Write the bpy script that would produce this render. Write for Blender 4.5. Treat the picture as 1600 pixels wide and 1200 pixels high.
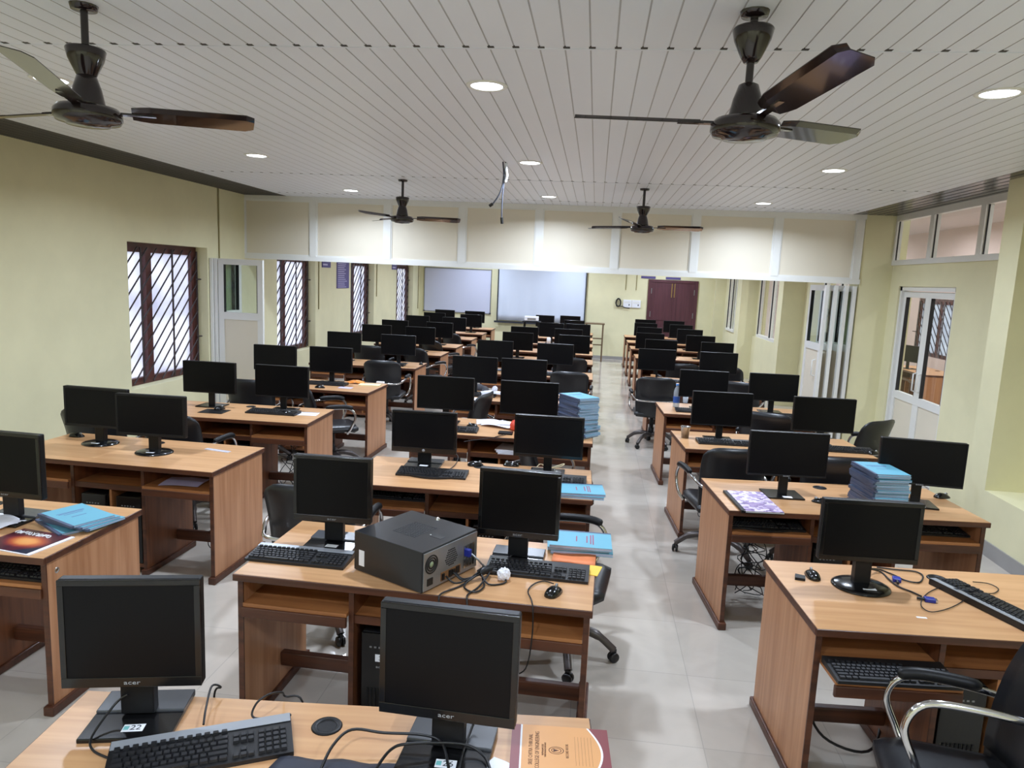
import bpy, bmesh, math, random
from mathutils import Vector, Matrix, Euler
random.seed(7)
R = math.radians
for o in list(bpy.data.objects): bpy.data.objects.remove(o, do_unlink=True)
scn = bpy.context.scene
COL = scn.collection

# ------------------------------------------------------------------ camera
CF, CPITCH, CYAW, CROLL, CH = 1115.37, 0.148064, 0.109980, 0.0438144, 2.03948
CAMLOC = Vector((0, 0, CH))
FW = Vector((-math.sin(CYAW)*math.cos(CPITCH), math.cos(CYAW)*math.cos(CPITCH), -math.sin(CPITCH)))
_rt = Vector((math.cos(CYAW), math.sin(CYAW), 0)); _up = _rt.cross(FW)
RT = math.cos(CROLL)*_rt + math.sin(CROLL)*_up
UP = -math.sin(CROLL)*_rt + math.cos(CROLL)*_up
cam = bpy.data.cameras.new('camera'); camo = bpy.data.objects.new('camera', cam); COL.objects.link(camo)
m = Matrix((RT, UP, -FW)).transposed().to_4x4(); m.translation = CAMLOC
camo.matrix_world = m
cam.sensor_width = 36; cam.lens = CF*36/1600; cam.clip_start = 0.05; cam.clip_end = 200
scn.camera = camo
def on(px, py, z=0.75):
    """point of the photographed place at height z seen at a photo pixel (used to read off measurements)"""
    d = FW + RT*((px-800)/CF) - UP*((py-600)/CF)
    return CAMLOC + d*((z-CH)/d.z)
def aty(px, py, y):
    d = FW + RT*((px-800)/CF) - UP*((py-600)/CF)
    return CAMLOC + d*(y/d.y)

# ------------------------------------------------------------------ world and exposure
w = bpy.data.worlds.new('world'); scn.world = w; w.use_nodes = True
nt = w.node_tree; bg = nt.nodes['Background']
bg.inputs[0].default_value = (0.86, 0.93, 1.0, 1); bg.inputs[1].default_value = 1.9
scn.view_settings.view_transform = 'Standard'; scn.view_settings.look = 'None'
scn.view_settings.exposure = 0.18; scn.view_settings.gamma = 1.0; scn.view_settings.use_curve_mapping = False
scn.cycles.max_bounces = 8; scn.cycles.diffuse_bounces = 6; scn.cycles.glossy_bounces = 4
scn.cycles.transmission_bounces = 6; scn.cycles.transparent_max_bounces = 12
scn.cycles.sample_clamp_indirect = 6; scn.cycles.use_denoising = True
LAMP_W = 31.0          # watts of each ceiling downlight
LAMP_COL = (0.78, 0.89, 1.07)

# ------------------------------------------------------------------ materials
def srgb(r, g, b):
    f = lambda c: (c/255/12.92) if c/255 <= .04045 else ((c/255+.055)/1.055)**2.4
    return (f(r), f(g), f(b), 1)
MATS = {}
def mat(name, col, rough=.5, metal=0, spec=.5, vary=0.0, scale=8, bump=0, trans=0, coat=0):
    if name in MATS: return MATS[name]
    mm = bpy.data.materials.new(name); mm.use_nodes = True; MATS[name] = mm
    t = mm.node_tree; b = t.nodes['Principled BSDF']
    c = col if len(col) == 4 else (*col, 1)
    b.inputs['Base Color'].default_value = c
    b.inputs['Roughness'].default_value = rough; b.inputs['Metallic'].default_value = metal
    b.inputs['Specular IOR Level'].default_value = spec
    if trans: b.inputs['Transmission Weight'].default_value = trans
    if coat: b.inputs['Coat Weight'].default_value = coat; b.inputs['Coat Roughness'].default_value = .05
    if vary or bump:
        tc = t.nodes.new('ShaderNodeTexCoord'); nz = t.nodes.new('ShaderNodeTexNoise')
        nz.inputs['Scale'].default_value = scale; nz.inputs['Detail'].default_value = 5
        t.links.new(tc.outputs['Object'], nz.inputs['Vector'])
        if vary:
            mx = t.nodes.new('ShaderNodeMix'); mx.data_type = 'RGBA'
            mx.inputs['A'].default_value = tuple(x*(1-vary) for x in c[:3])+(1,)
            mx.inputs['B'].default_value = tuple(min(1, x*(1+vary)) for x in c[:3])+(1,)
            t.links.new(nz.outputs['Fac'], mx.inputs['Factor']); t.links.new(mx.outputs['Result'], b.inputs['Base Color'])
        if bump:
            bp = t.nodes.new('ShaderNodeBump'); bp.inputs['Strength'].default_value = bump; bp.inputs['Distance'].default_value = .004
            t.links.new(nz.outputs['Fac'], bp.inputs['Height']); t.links.new(bp.outputs['Normal'], b.inputs['Normal'])
    return mm
def emis(name, col, s):
    mm = bpy.data.materials.new(name); mm.use_nodes = True; MATS[name] = mm
    b = mm.node_tree.nodes['Principled BSDF']; b.inputs['Base Color'].default_value = (.9, .9, .9, 1)
    b.inputs['Emission Color'].default_value = (*col, 1); b.inputs['Emission Strength'].default_value = s
    return mm
def wood(name, c1, c2, axis, rough=.38):
    mm = bpy.data.materials.new(name); mm.use_nodes = True; MATS[name] = mm
    t = mm.node_tree; b = t.nodes['Principled BSDF']; b.inputs['Roughness'].default_value = rough
    tc = t.nodes.new('ShaderNodeTexCoord'); mp = t.nodes.new('ShaderNodeMapping')
    oi = t.nodes.new('ShaderNodeObjectInfo'); ad = t.nodes.new('ShaderNodeVectorMath'); ad.operation = 'ADD'
    sc = [26, 26, 26]; sc[axis] = 1.3
    mp.inputs['Scale'].default_value = sc
    n1 = t.nodes.new('ShaderNodeTexNoise'); n1.inputs['Scale'].default_value = 1.0; n1.inputs['Detail'].default_value = 7; n1.inputs['Distortion'].default_value = .6
    n2 = t.nodes.new('ShaderNodeTexNoise'); n2.inputs['Scale'].default_value = 4.0
    ml = t.nodes.new('ShaderNodeVectorMath'); ml.operation = 'SCALE'; ml.inputs['Scale'].default_value = 9.0
    cb = t.nodes.new('ShaderNodeCombineXYZ')
    for k in range(3): t.links.new(oi.outputs['Random'], cb.inputs[k])
    t.links.new(cb.outputs[0], ml.inputs[0])
    t.links.new(tc.outputs['Object'], ad.inputs[0]); t.links.new(ml.outputs[0], ad.inputs[1])
    t.links.new(ad.outputs[0], mp.inputs['Vector']); t.links.new(mp.outputs[0], n1.inputs['Vector']); t.links.new(mp.outputs[0], n2.inputs['Vector'])
    rp = t.nodes.new('ShaderNodeValToRGB'); rp.color_ramp.elements[0].position = .36; rp.color_ramp.elements[1].position = .66
    rp.color_ramp.elements[0].color = c2; rp.color_ramp.elements[1].color = c1
    t.links.new(n1.outputs['Fac'], rp.inputs['Fac']); t.links.new(rp.outputs[0], b.inputs['Base Color'])
    return mm
WOOD_TOP = wood('wood_top', srgb(206, 160, 114), srgb(190, 142, 98), 0, .34)
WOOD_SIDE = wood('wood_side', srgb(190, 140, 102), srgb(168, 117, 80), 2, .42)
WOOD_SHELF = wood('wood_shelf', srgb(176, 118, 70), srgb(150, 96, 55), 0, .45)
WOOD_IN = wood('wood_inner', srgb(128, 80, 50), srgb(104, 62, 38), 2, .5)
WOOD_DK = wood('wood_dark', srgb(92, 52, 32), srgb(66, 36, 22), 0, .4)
PLAST = mat('black_plastic', srgb(21, 21, 23), .42, spec=.28, vary=.15, scale=60)
PLASTG = mat('gloss_black', srgb(17, 17, 18), .16, vary=.1)
SCREEN = mat('screen_panel', srgb(15, 15, 17), .3, spec=.13, vary=.08, scale=3)
KEYM = mat('key_black', srgb(30, 30, 33), .5, vary=.15, scale=60)
KEYB = mat('keyboard_body', srgb(20, 20, 22), .45, vary=.1)
SILVER = mat('silver_plastic', srgb(160, 164, 170), .35, metal=.3, vary=.05)
LEATHER = mat('black_leather', srgb(27, 28, 31), .36, spec=.5, vary=.2, scale=30, bump=.15)
CHROME = mat('chrome', srgb(215, 215, 218), .1, metal=1, vary=.03)
BASEG = mat('chair_base', srgb(84, 78, 76), .32, metal=.5, vary=.1)
CASTER = mat('caster_black', srgb(22, 21, 22), .35, vary=.1)
WHITE = mat('white_label', srgb(236, 238, 242), .6, vary=.02)
INK = mat('ink', srgb(26, 28, 40), .7, vary=.05)
PAPER = mat('white_paper', srgb(232, 233, 242), .7, vary=.03, scale=20)
ALU = mat('white_aluminium', srgb(226, 226, 222), .3, metal=0, vary=.03)
CREAM = mat('cream_panel', srgb(221, 213, 195), .45, vary=.03, scale=2)
CABLE = mat('cable_black', srgb(20, 20, 22), .45, vary=.1)
VGABLUE = mat('vga_blue', srgb(28, 42, 140), .4, vary=.1)
GREYM = mat('grey_metal', srgb(150, 152, 154), .35, metal=.7, vary=.08, scale=20)
STEEL = mat('steel', srgb(190, 190, 188), .2, metal=1, vary=.05)

# ------------------------------------------------------------------ mesh builder
class MB:
    def __init__(s): s.v = []; s.f = []; s.m = []; s.sm = []; s.mi = 0
    def add(s, vs, fs, smooth=False):
        n = len(s.v); s.v += [Vector(v) for v in vs]
        for f in fs: s.f.append([n+i for i in f]); s.m.append(s.mi); s.sm.append(smooth)
        return s
    def mat(s, i): s.mi = i; return s
    def box(s, x0, x1, y0, y1, z0, z1, M=None, c=0):
        """axis box; c chamfers all twelve edges"""
        if c <= 0:
            v = [(x, y, z) for z in (z0, z1) for y in (y0, y1) for x in (x0, x1)]
            f = [(0, 2, 3, 1), (4, 5, 7, 6), (0, 1, 5, 4), (2, 6, 7, 3), (0, 4, 6, 2), (1, 3, 7, 5)]
        else:
            bm = bmesh.new(); bmesh.ops.create_cube(bm, size=1)
            for q in bm.verts: q.co = Vector(((x0+x1)/2+q.co.x*(x1-x0), (y0+y1)/2+q.co.y*(y1-y0), (z0+z1)/2+q.co.z*(z1-z0)))
            bmesh.ops.bevel(bm, geom=bm.edges[:], offset=c, segments=2, affect='EDGES', profile=.5)
            bm.verts.index_update(); v = [q.co.copy() for q in bm.verts]; f = [[q.index for q in k.verts] for k in bm.faces]; bm.free()
        if M is not None: v = [M @ Vector(q) for q in v]
        return s.add(v, f)
    def tube(s, pts, r, n=8, cap=True):
        pts = [Vector(p) for p in pts]; rs = r if isinstance(r, (list, tuple)) else [r]*len(pts)
        vs = []; prev = None
        for i, p in enumerate(pts):
            d = (pts[min(i+1, len(pts)-1)]-pts[max(i-1, 0)]).normalized()
            a = prev if prev is not None else (Vector((0, 0, 1)) if abs(d.z) < .9 else Vector((1, 0, 0)))
            a = (a-d*a.dot(d))
            a = a.normalized() if a.length > 1e-6 else d.orthogonal().normalized()
            prev = a; b = d.cross(a)
            for k in range(n):
                t = 2*math.pi*k/n; vs.append(p+(a*math.cos(t)+b*math.sin(t))*rs[i])
        fs = []
        for i in range(len(pts)-1):
            for k in range(n): fs.append((i*n+k, i*n+(k+1) % n, (i+1)*n+(k+1) % n, (i+1)*n+k))
        s.add(vs, fs, True)
        if cap: s.add(vs[:n], [list(range(n))[::-1]]); s.add(vs[-n:], [list(range(n))])
        return s
    def lathe(s, prof, n=24, M=None):
        vs = []; fs = []
        for r, z in prof:
            for k in range(n):
                t = 2*math.pi*k/n; vs.append(Vector((max(r, 1e-4)*math.cos(t), max(r, 1e-4)*math.sin(t), z)))
        for i in range(len(prof)-1):
            for k in range(n): fs.append((i*n+k, i*n+(k+1) % n, (i+1)*n+(k+1) % n, (i+1)*n+k))
        if M is not None: vs = [M @ q for q in vs]
        s.add(vs, fs, True); return s
    def prism(s, poly, z0, z1, M=None):
        n = len(poly); vs = [Vector((x, y, z0)) for x, y in poly]+[Vector((x, y, z1)) for x, y in poly]
        fs = [list(range(n))[::-1], list(range(n, 2*n))]+[(i, (i+1) % n, n+(i+1) % n, n+i) for i in range(n)]
        if M is not None: vs = [M @ q for q in vs]
        return s.add(vs, fs)
    def sheet(s, rows, th, smooth=True):
        """closed slab from a grid of points; th is the offset vector (or function of the point)"""
        a = len(rows); b = len(rows[0]); top = [Vector(p) for r in rows for p in r]
        off = th if callable(th) else (lambda p: Vector(th))
        bot = [p+off(p) for p in top]; n = a*b; fs = []
        for i in range(a-1):
            for j in range(b-1):
                q = (i*b+j, i*b+j+1, (i+1)*b+j+1, (i+1)*b+j)
                fs.append(q); fs.append(tuple(n+k for k in q[::-1]))
        ring = [j for j in range(b)]+[i*b+b-1 for i in range(1, a)]+[(a-1)*b+j for j in range(b-2, -1, -1)]+[i*b for i in range(a-2, 0, -1)]
        for k in range(len(ring)):
            x, y = ring[k], ring[(k+1) % len(ring)]; fs.append((y, x, n+x, n+y))
        return s.add(top+bot, fs, smooth)
    def mesh(s, name, mats, weld=False):
        me = bpy.data.meshes.new(name); me.from_pydata([tuple(v) for v in s.v], [], s.f)
        mats = mats if isinstance(mats, (list, tuple)) else [mats]
        for q in mats: me.materials.append(q)
        for p, mi, sm in zip(me.polygons, s.m, s.sm): p.material_index = mi; p.use_smooth = sm
        bm = bmesh.new(); bm.from_mesh(me)
        if weld: bmesh.ops.remove_doubles(bm, verts=bm.verts, dist=1e-5)
        bmesh.ops.recalc_face_normals(bm, faces=bm.faces); bm.to_mesh(me); bm.free()
        return me
def link(name, me, parent=None, M=None, label=None):
    o = bpy.data.objects.new(name, me); COL.objects.link(o)
    if parent is not None: o.parent = parent
    if M is not None: o.matrix_local = M
    if label: o['label'] = label
    return o
def tag(o, label, cat, group=None):
    o['label'] = label; o['category'] = cat
    if group: o['group'] = group
    return o
def struct(name, mb, mats, label=None, parent=None):
    o = link(name, mb.mesh(name, mats), parent)
    if parent is None: o['kind'] = 'structure'
    if label: o['label'] = label
    return o
def thing(name, label, cat, loc=(0, 0, 0), rz=0, group=None):
    o = bpy.data.objects.new(name, None); COL.objects.link(o); o.empty_display_size = .05
    o.location = loc; o.rotation_euler = (0, 0, rz); return tag(o, label, cat, group)
def part(name, mb, mats, parent, label=None, M=None): return link(name, mb.mesh(name, mats), parent, M, label)
PROTO = {}
def define(kind, parts):
    """parts: (name, mesh, parent index or None, label)"""
    PROTO[kind] = parts
def spawn(kind, name, label, cat, loc, rz=0, group=None, rx=0, skip=()):
    r = thing(name, label, cat, loc, rz, group)
    if rx: r.rotation_euler = (rx, 0, rz)
    made = []
    for (n, me, pi, lb) in PROTO[kind]:
        if n in skip: made.append(None); continue
        made.append(link(n, me, r if pi is None else made[pi], None, lb))
    return r
def textmesh(txt, size, m, ext=.0004, M=None, align='CENTER'):
    cu = bpy.data.curves.new('lettering', 'FONT'); cu.body = txt; cu.size = size; cu.extrude = ext; cu.align_x = align; cu.align_y = 'CENTER'
    cu.resolution_u = 2
    ob = bpy.data.objects.new('lettering', cu); COL.objects.link(ob)
    dg = bpy.context.evaluated_depsgraph_get(); me = bpy.data.meshes.new_from_object(ob.evaluated_get(dg))
    bpy.data.objects.remove(ob, do_unlink=True); bpy.data.curves.remove(cu)
    me.materials.clear(); me.materials.append(m)
    if M is not None: me.transform(M)
    return me
def smooth_path(pts, n=6):
    """Catmull-Rom through pts"""
    P = [Vector(p) for p in pts]; out = []
    for i in range(len(P)-1):
        a = P[max(i-1, 0)]; b = P[i]; c = P[i+1]; d = P[min(i+2, len(P)-1)]
        for k in range(n):
            t = k/n
            out.append(.5*((2*b)+(c-a)*t+(2*a-5*b+4*c-d)*t*t+(3*b-a-3*c+d)*t**3))
    return out+[P[-1]]
ORD = ['first', 'second', 'third', 'fourth', 'fifth', 'sixth', 'seventh', 'eighth', 'ninth', 'tenth', 'eleventh', 'twelfth']
# ------------------------------------------------------------------ room shell
ZC, XL, XP, XR, YPART, YB, YS = 2.98, -4.75, 3.23, 3.6, 9.37, 19.12, -2.6
def wallmat(name, c):
    mm = mat(name, c, .75, spec=.25)
    t = mm.node_tree; b = t.nodes['Principled BSDF']; tc = t.nodes.new('ShaderNodeTexCoord')
    n = t.nodes.new('ShaderNodeTexNoise'); n.inputs['Scale'].default_value = 1.1; n.inputs['Detail'].default_value = 6; n.inputs['Roughness'].default_value = .6
    t.links.new(tc.outputs['Object'], n.inputs['Vector'])
    rp = t.nodes.new('ShaderNodeValToRGB'); e = rp.color_ramp.elements
    e[0].position = .25; e[0].color = tuple(x*.9 for x in c[:3])+(1,); e[1].position = .75; e[1].color = tuple(min(1, x*1.06) for x in c[:3])+(1,)
    t.links.new(n.outputs['Fac'], rp.inputs['Fac']); t.links.new(rp.outputs[0], b.inputs['Base Color'])
    return mm
WALL = wallmat('wall_paint', srgb(224, 219, 182))
PINK = wallmat('wall_pink', srgb(205, 186, 184))
# floor: large polished tiles
def tilemat():
    mm = bpy.data.materials.new('floor_tile'); mm.use_nodes = True
    t = mm.node_tree; b = t.nodes['Principled BSDF']; b.inputs['Roughness'].default_value = .13
    tc = t.nodes.new('ShaderNodeTexCoord'); br = t.nodes.new('ShaderNodeTexBrick')
    br.offset = 0; br.inputs['Scale'].default_value = 1; br.inputs['Brick Width'].default_value = .6; br.inputs['Row Height'].default_value = .6
    br.inputs['Mortar Size'].default_value = .0022; br.inputs['Color1'].default_value = srgb(184, 176, 165); br.inputs['Color2'].default_value = srgb(191, 183, 172)
    br.inputs['Mortar'].default_value = srgb(170, 165, 156)
    n = t.nodes.new('ShaderNodeTexNoise'); n.inputs['Scale'].default_value = 3; n.inputs['Detail'].default_value = 8; n.inputs['Distortion'].default_value = 1.2
    mx = t.nodes.new('ShaderNodeMix'); mx.data_type = 'RGBA'; mx.blend_type = 'MULTIPLY'; mx.inputs['Factor'].default_value = .35
    rp = t.nodes.new('ShaderNodeValToRGB'); rp.color_ramp.elements[0].position = .3; rp.color_ramp.elements[0].color = (.72, .72, .72, 1); rp.color_ramp.elements[1].position = .62
    t.links.new(tc.outputs['Object'], br.inputs['Vector']); t.links.new(tc.outputs['Object'], n.inputs['Vector'])
    t.links.new(n.outputs['Fac'], rp.inputs['Fac']); t.links.new(br.outputs['Color'], mx.inputs['A']); t.links.new(rp.outputs[0], mx.inputs['B'])
    t.links.new(mx.outputs['Result'], b.inputs['Base Color'])
    r2 = t.nodes.new('ShaderNodeMapRange'); r2.inputs['To Min'].default_value = .045; r2.inputs['To Max'].default_value = .17
    t.links.new(n.outputs['Fac'], r2.inputs['Value']); t.links.new(r2.outputs[0], b.inputs['Roughness'])
    return mm
struct('floor', MB().box(XL-.3, XR+4.2, YS-.2, YB+.2, -.12, 0), tilemat(), 'pale grey polished tile floor')
# ceiling: long white PVC slats with V grooves, darker slats along both long walls
CEILW = mat('ceiling_slat', srgb(230, 234, 245), .38, spec=.4, vary=.02, scale=1.5)
CEILD = mat('ceiling_dark_slat', srgb(62, 60, 60), .24, spec=.45, vary=.06, scale=2)
GROOVE = mat('groove_grey', srgb(196, 196, 200), .6, vary=.05)
GROOVED = mat('groove_dark', srgb(26, 24, 24), .6, vary=.05)
JOINTD = mat('joint_dark', srgb(60, 56, 54), .7, vary=.1)
def slats(x0, x1, w, y0, y1, g=.0032):
    mb = MB(); n = max(1, round((x1-x0)/w)); w = (x1-x0)/n
    for i in range(n):
        a = x0+i*w; b = a+w
        mb.mat(0).add([(a+g, y0, ZC), (b-g, y0, ZC), (b-g, y1, ZC), (a+g, y1, ZC)], [(0, 1, 2, 3)])
        mb.mat(1).add([(b-g, y0, ZC), (b-.0025, y0, ZC+.003), (b+.0025, y0, ZC+.003), (b+g, y0, ZC),
                       (b-g, y1, ZC), (b-.0025, y1, ZC+.003), (b+.0025, y1, ZC+.003), (b+g, y1, ZC)], [(0, 1, 5, 4), (1, 2, 6, 5), (2, 3, 7, 6)])
    mb.mat(0).box(x0, x1, y0, y1, ZC+.012, ZC+.1)
    return mb
struct('ceiling', slats(-4.16, 3.06, .1048, YS, YB), [CEILW, GROOVE], 'white slatted PVC ceiling')
struct('trim_1', slats(XL-.02, -4.162, .09, YS, YB, .006), [mat('ceiling_matt_slat', srgb(56, 54, 55), .5, spec=.25, vary=.06, scale=2), GROOVED], 'dark grey slatted ceiling strip along the window wall')
struct('trim_2', slats(3.062, XR+.02, .09, YS, YB, .009), [CEILD, GROOVED], 'dark glossy slatted ceiling strip along the door wall')
for k, yj in enumerate((-.87, 3.115, 7.13, 8.92)):
    mb = MB().box(-4.16, 3.06, yj-.006, yj+.006, ZC-.003, ZC+.006)
    mb.mat(1)
    for i in range(70):
        xx = -4.16+i*.1048; mb.box(xx-.014, xx+.014, yj-.03, yj-.008, ZC-.001, ZC+.005)
    struct('trim_%d' % (3+k), mb, [CEILW, JOINTD], 'joint strip across the ceiling slats')

# left wall with four deep window openings
WIN = [(6.87, 8.39), (10.33, 11.82), (13.60, 15.09), (16.84, 18.42)]
ZS, ZT = .70, 2.235
mb = MB(); ys = YS-.1
for a, b in WIN:
    mb.box(XL-.3, XL, ys, a, 0, ZC); mb.box(XL-.3, XL, a, b, 0, ZS); mb.box(XL-.3, XL, a, b, ZT, ZC+.02); ys = b
mb.box(XL-.3, XL, ys, YB+.2, 0, ZC+.02)
struct('wall_left', mb, WALL, 'pale yellow-green window wall')
struct('wall_back', MB().box(XL-.3, XR+.3, YB, YB+.25, 0, ZC+.02), WALL, 'far pale yellow-green wall')
struct('wall_south', MB().box(XL-.3, XR+.3, YS-.25, YS, 0, ZC+.02), WALL, 'wall behind the viewpoint')
BROWN = mat('window_brown', srgb(84, 44, 40), .45, vary=.15, scale=12)
IRON = mat('grille_iron', srgb(52, 40, 42), .5, vary=.15)
def frosted():
    mm = bpy.data.materials.new('frosted_pane'); mm.use_nodes = True; t = mm.node_tree; t.nodes.clear()
    o = t.nodes.new('ShaderNodeOutputMaterial'); tr = t.nodes.new('ShaderNodeBsdfTranslucent'); gl = t.nodes.new('ShaderNodeBsdfGlossy'); mx = t.nodes.new('ShaderNodeMixShader')
    tc = t.nodes.new('ShaderNodeTexCoord'); n = t.nodes.new('ShaderNodeTexNoise'); n.inputs['Scale'].default_value = 2.2; n.inputs['Detail'].default_value = 9
    rp = t.nodes.new('ShaderNodeValToRGB'); e = rp.color_ramp.elements; e[0].position = .3; e[0].color = srgb(206, 205, 216); e[1].position = .7; e[1].color = srgb(244, 243, 248)
    gl.inputs['Roughness'].default_value = .25; mx.inputs[0].default_value = .06
    t.links.new(tc.outputs['Object'], n.inputs['Vector']); t.links.new(n.outputs['Fac'], rp.inputs['Fac']); t.links.new(rp.outputs[0], tr.inputs['Color'])
    t.links.new(tr.outputs[0], mx.inputs[1]); t.links.new(gl.outputs[0], mx.inputs[2]); t.links.new(mx.outputs[0], o.inputs['Surface'])
    return mm
FROST = frosted()
def clearglass(name, tint, refl=.12, rough=.02):
    mm = bpy.data.materials.new(name); mm.use_nodes = True; t = mm.node_tree; t.nodes.clear()
    o = t.nodes.new('ShaderNodeOutputMaterial'); tr = t.nodes.new('ShaderNodeBsdfTransparent'); gl = t.nodes.new('ShaderNodeBsdfGlossy'); mx = t.nodes.new('ShaderNodeMixShader')
    lw = t.nodes.new('ShaderNodeLayerWeight'); lw.inputs[0].default_value = refl
    tr.inputs[0].default_value = tint; gl.inputs['Roughness'].default_value = rough
    gm = t.nodes.new('ShaderNodeNewGeometry'); sb = t.nodes.new('ShaderNodeMath'); sb.operation = 'SUBTRACT'; sb.inputs[0].default_value = 1; mu = t.nodes.new('ShaderNodeMath'); mu.operation = 'MULTIPLY'
    t.links.new(gm.outputs['Backfacing'], sb.inputs[1]); t.links.new(sb.outputs[0], mu.inputs[0]); t.links.new(lw.outputs['Fresnel'], mu.inputs[1]); t.links.new(mu.outputs[0], mx.inputs[0]); t.links.new(tr.outputs[0], mx.inputs[1]); t.links.new(gl.outputs[0], mx.inputs[2]); t.links.new(mx.outputs[0], o.inputs['Surface'])
    return mm
GLASS = clearglass('door_glass', (.86, .9, .88, 1), .22)
def window(k, a, b, xf, z0, z1, sgn=1):
    """brown framed window with diagonal iron grille; sgn is the side the room lies on"""
    r = bpy.data.objects.new('window_%d' % k, None); COL.objects.link(r); r['kind'] = 'structure'
    r['label'] = 'brown wooden window with slanted iron grille'
    mb = MB(); t = .075
    mb.box(xf-.04, xf+.03, a, b, z1-.10, z1); mb.box(xf-.04, xf+.03, a, b, z0, z0+t); mb.box(xf-.04, xf+.03, a, a+t, z0+t, z1-.10); mb.box(xf-.04, xf+.03, b-t-.03, b, z0+t, z1-.10)
    mb.box(xf-.04, xf+.03, a+.52, a+.62, z0+t, z1-.10)
    part('window_frame', mb, BROWN, r)
    part('window_pane', MB().box(xf-.02, xf-.012, a+t-.01, b-t-.02, z0+t-.01, z1-.09), FROST, r)
    g = MB(); X = xf+sgn*.055; L0, L1 = a+.02, b-.03; Z0, Z1 = z0+.02, z1-.05
    s = .98; k2 = Z0-(L1-L0)*s-.1
    while k2 < Z1:
        y0 = max(L0, L0+(Z0-k2)/s); y1 = min(L1, L0+(Z1-k2)/s)
        if y1-y0 > .03: g.tube([(X, y0, k2+(y0-L0)*s), (X, y1, k2+(y1-L0)*s)], .0085, 6)
        k2 += .168
    for yy in (L0, a+.40, a+.98, L1): g.box(X-.006, X+.006, yy-.011, yy+.011, Z0, Z1)
    part('window_grille', g, IRON, r)
    h = MB()
    for zz in (z0+.45, z0+1.15): h.tube([(X, b-.05, zz), (X+sgn*.03, b+.0, zz), (X+sgn*.06, b+.02, zz)], .008, 6)
    part('window_latch', h, IRON, r)
    return r
for k, (a, b) in enumerate(WIN): window(k+1, a, b, XL-.18, ZS, ZT)

# right wall: recess plane XR, pillars projecting to XP
PIL = [(6.02, 6.30), (9.36, 9.70), (12.95, 13.27), (16.55, 17.0), (18.85, 19.12)]
DOORY = (7.72, 9.10); DZ = 2.135; CLZ = 2.385
WY = [(10.3, 11.9), (14.1, 16.3), (17.35, 18.35)]
mb = MB()
T = XR+.16
mb.box(XR, T, YS-.1, 6.3, 0, ZC+.02)
mb.box(XR, T, 6.3, DOORY[0], 0, CLZ); mb.box(XR, T, DOORY[0], DOORY[1], DZ, CLZ); mb.box(XR, T, DOORY[1], 9.40, 0, CLZ)
mb.box(XR, T, 9.4, WY[0][0], 0, ZC+.02)
for i, (a, b) in enumerate(WY):
    nx = WY[i+1][0] if i+1 < len(WY) else YB+.1
    mb.box(XR, T, a, b, 0, 1.0); mb.box(XR, T, a, b, 2.5, ZC+.02); mb.box(XR, T, b, nx, 0, ZC+.02)
a, b = WY[2]; X3 = 3.3
mb.box(X3, XR+.01, 17.0, a, 0, ZC+.015); mb.box(X3, XR+.01, a, b, 0, 1.0); mb.box(X3, XR+.01, a, b, 2.5, ZC+.015); mb.box(X3, XR+.01, b, YB, 0, ZC+.015)
struct('wall_right', mb, WALL, 'pale yellow-green wall with glazed door and high windows')
mb = MB()
for a, b in PIL: mb.box(XP if b < 18.9 else 3.05, XR+.01, a, b, 0, ZC+.015)
struct('pillar_right', mb, WALL, 'pale yellow-green pillars along the door wall')
mb = MB().box(XP, XR+.01, YS, 6.02, 0, .5)
mb.box(XR-.05, XR+.01, 13.27, 16.55, 0, .98)
struct('wall_dado', mb, WALL, 'thick lower part of the right wall')
SKIRT = mat('skirting_grey', srgb(150, 148, 146), .3, vary=.06)
mb = MB().box(XP-.012, XP, YS, 6.3, 0, .12)
for a, b in PIL[1:4]: mb.box(XP-.012, XP, a, b, 0, .12)
struct('baseboard_right', mb, SKIRT, 'grey tile skirting')
struct('baseboard_left', MB().box(XL, XL+.012, YS, YB, 0, .1), SKIRT, 'grey tile skirting')
struct('baseboard_back', MB().box(XL+.02, 3.0, YB-.012, YB, 0, .08), SKIRT, 'grey tile skirting')
# high windows above the door
r = bpy.data.objects.new('window_5', None); COL.objects.link(r); r['kind'] = 'structure'; r['label'] = 'row of high fixed panes in white frame above the door'
fy = [6.34, 7.36, 8.40, 9.36]; t = .045
mb = MB().box(XR-.02, XR+.05, 6.30, 9.38, CLZ, CLZ+.06).box(XR-.02, XR+.05, 6.30, 9.38, ZC-.07, ZC)
for i, y in enumerate(fy): mb.box(XR-.02, XR+.05, y-t, y+t-(.03 if i in (0, 3) else 0), CLZ+.06, ZC-.07)
part('window_frame', mb, ALU, r)
gk = mat('gasket', srgb(32, 32, 34), .6, vary=.1)
mb = MB()
for i in range(3): mb.box(XR+.003, XR+.012, fy[i+1]-t-.012, fy[i+1]-t, CLZ+.06, ZC-.07)
part('gasket_strip', mb, gk, r)
for i in range(3): part('pane', MB().box(XR+.01, XR+.016, fy[i]+t-.01, fy[i+1]-t+.01, CLZ+.05, ZC-.06), GLASS, r)
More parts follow.
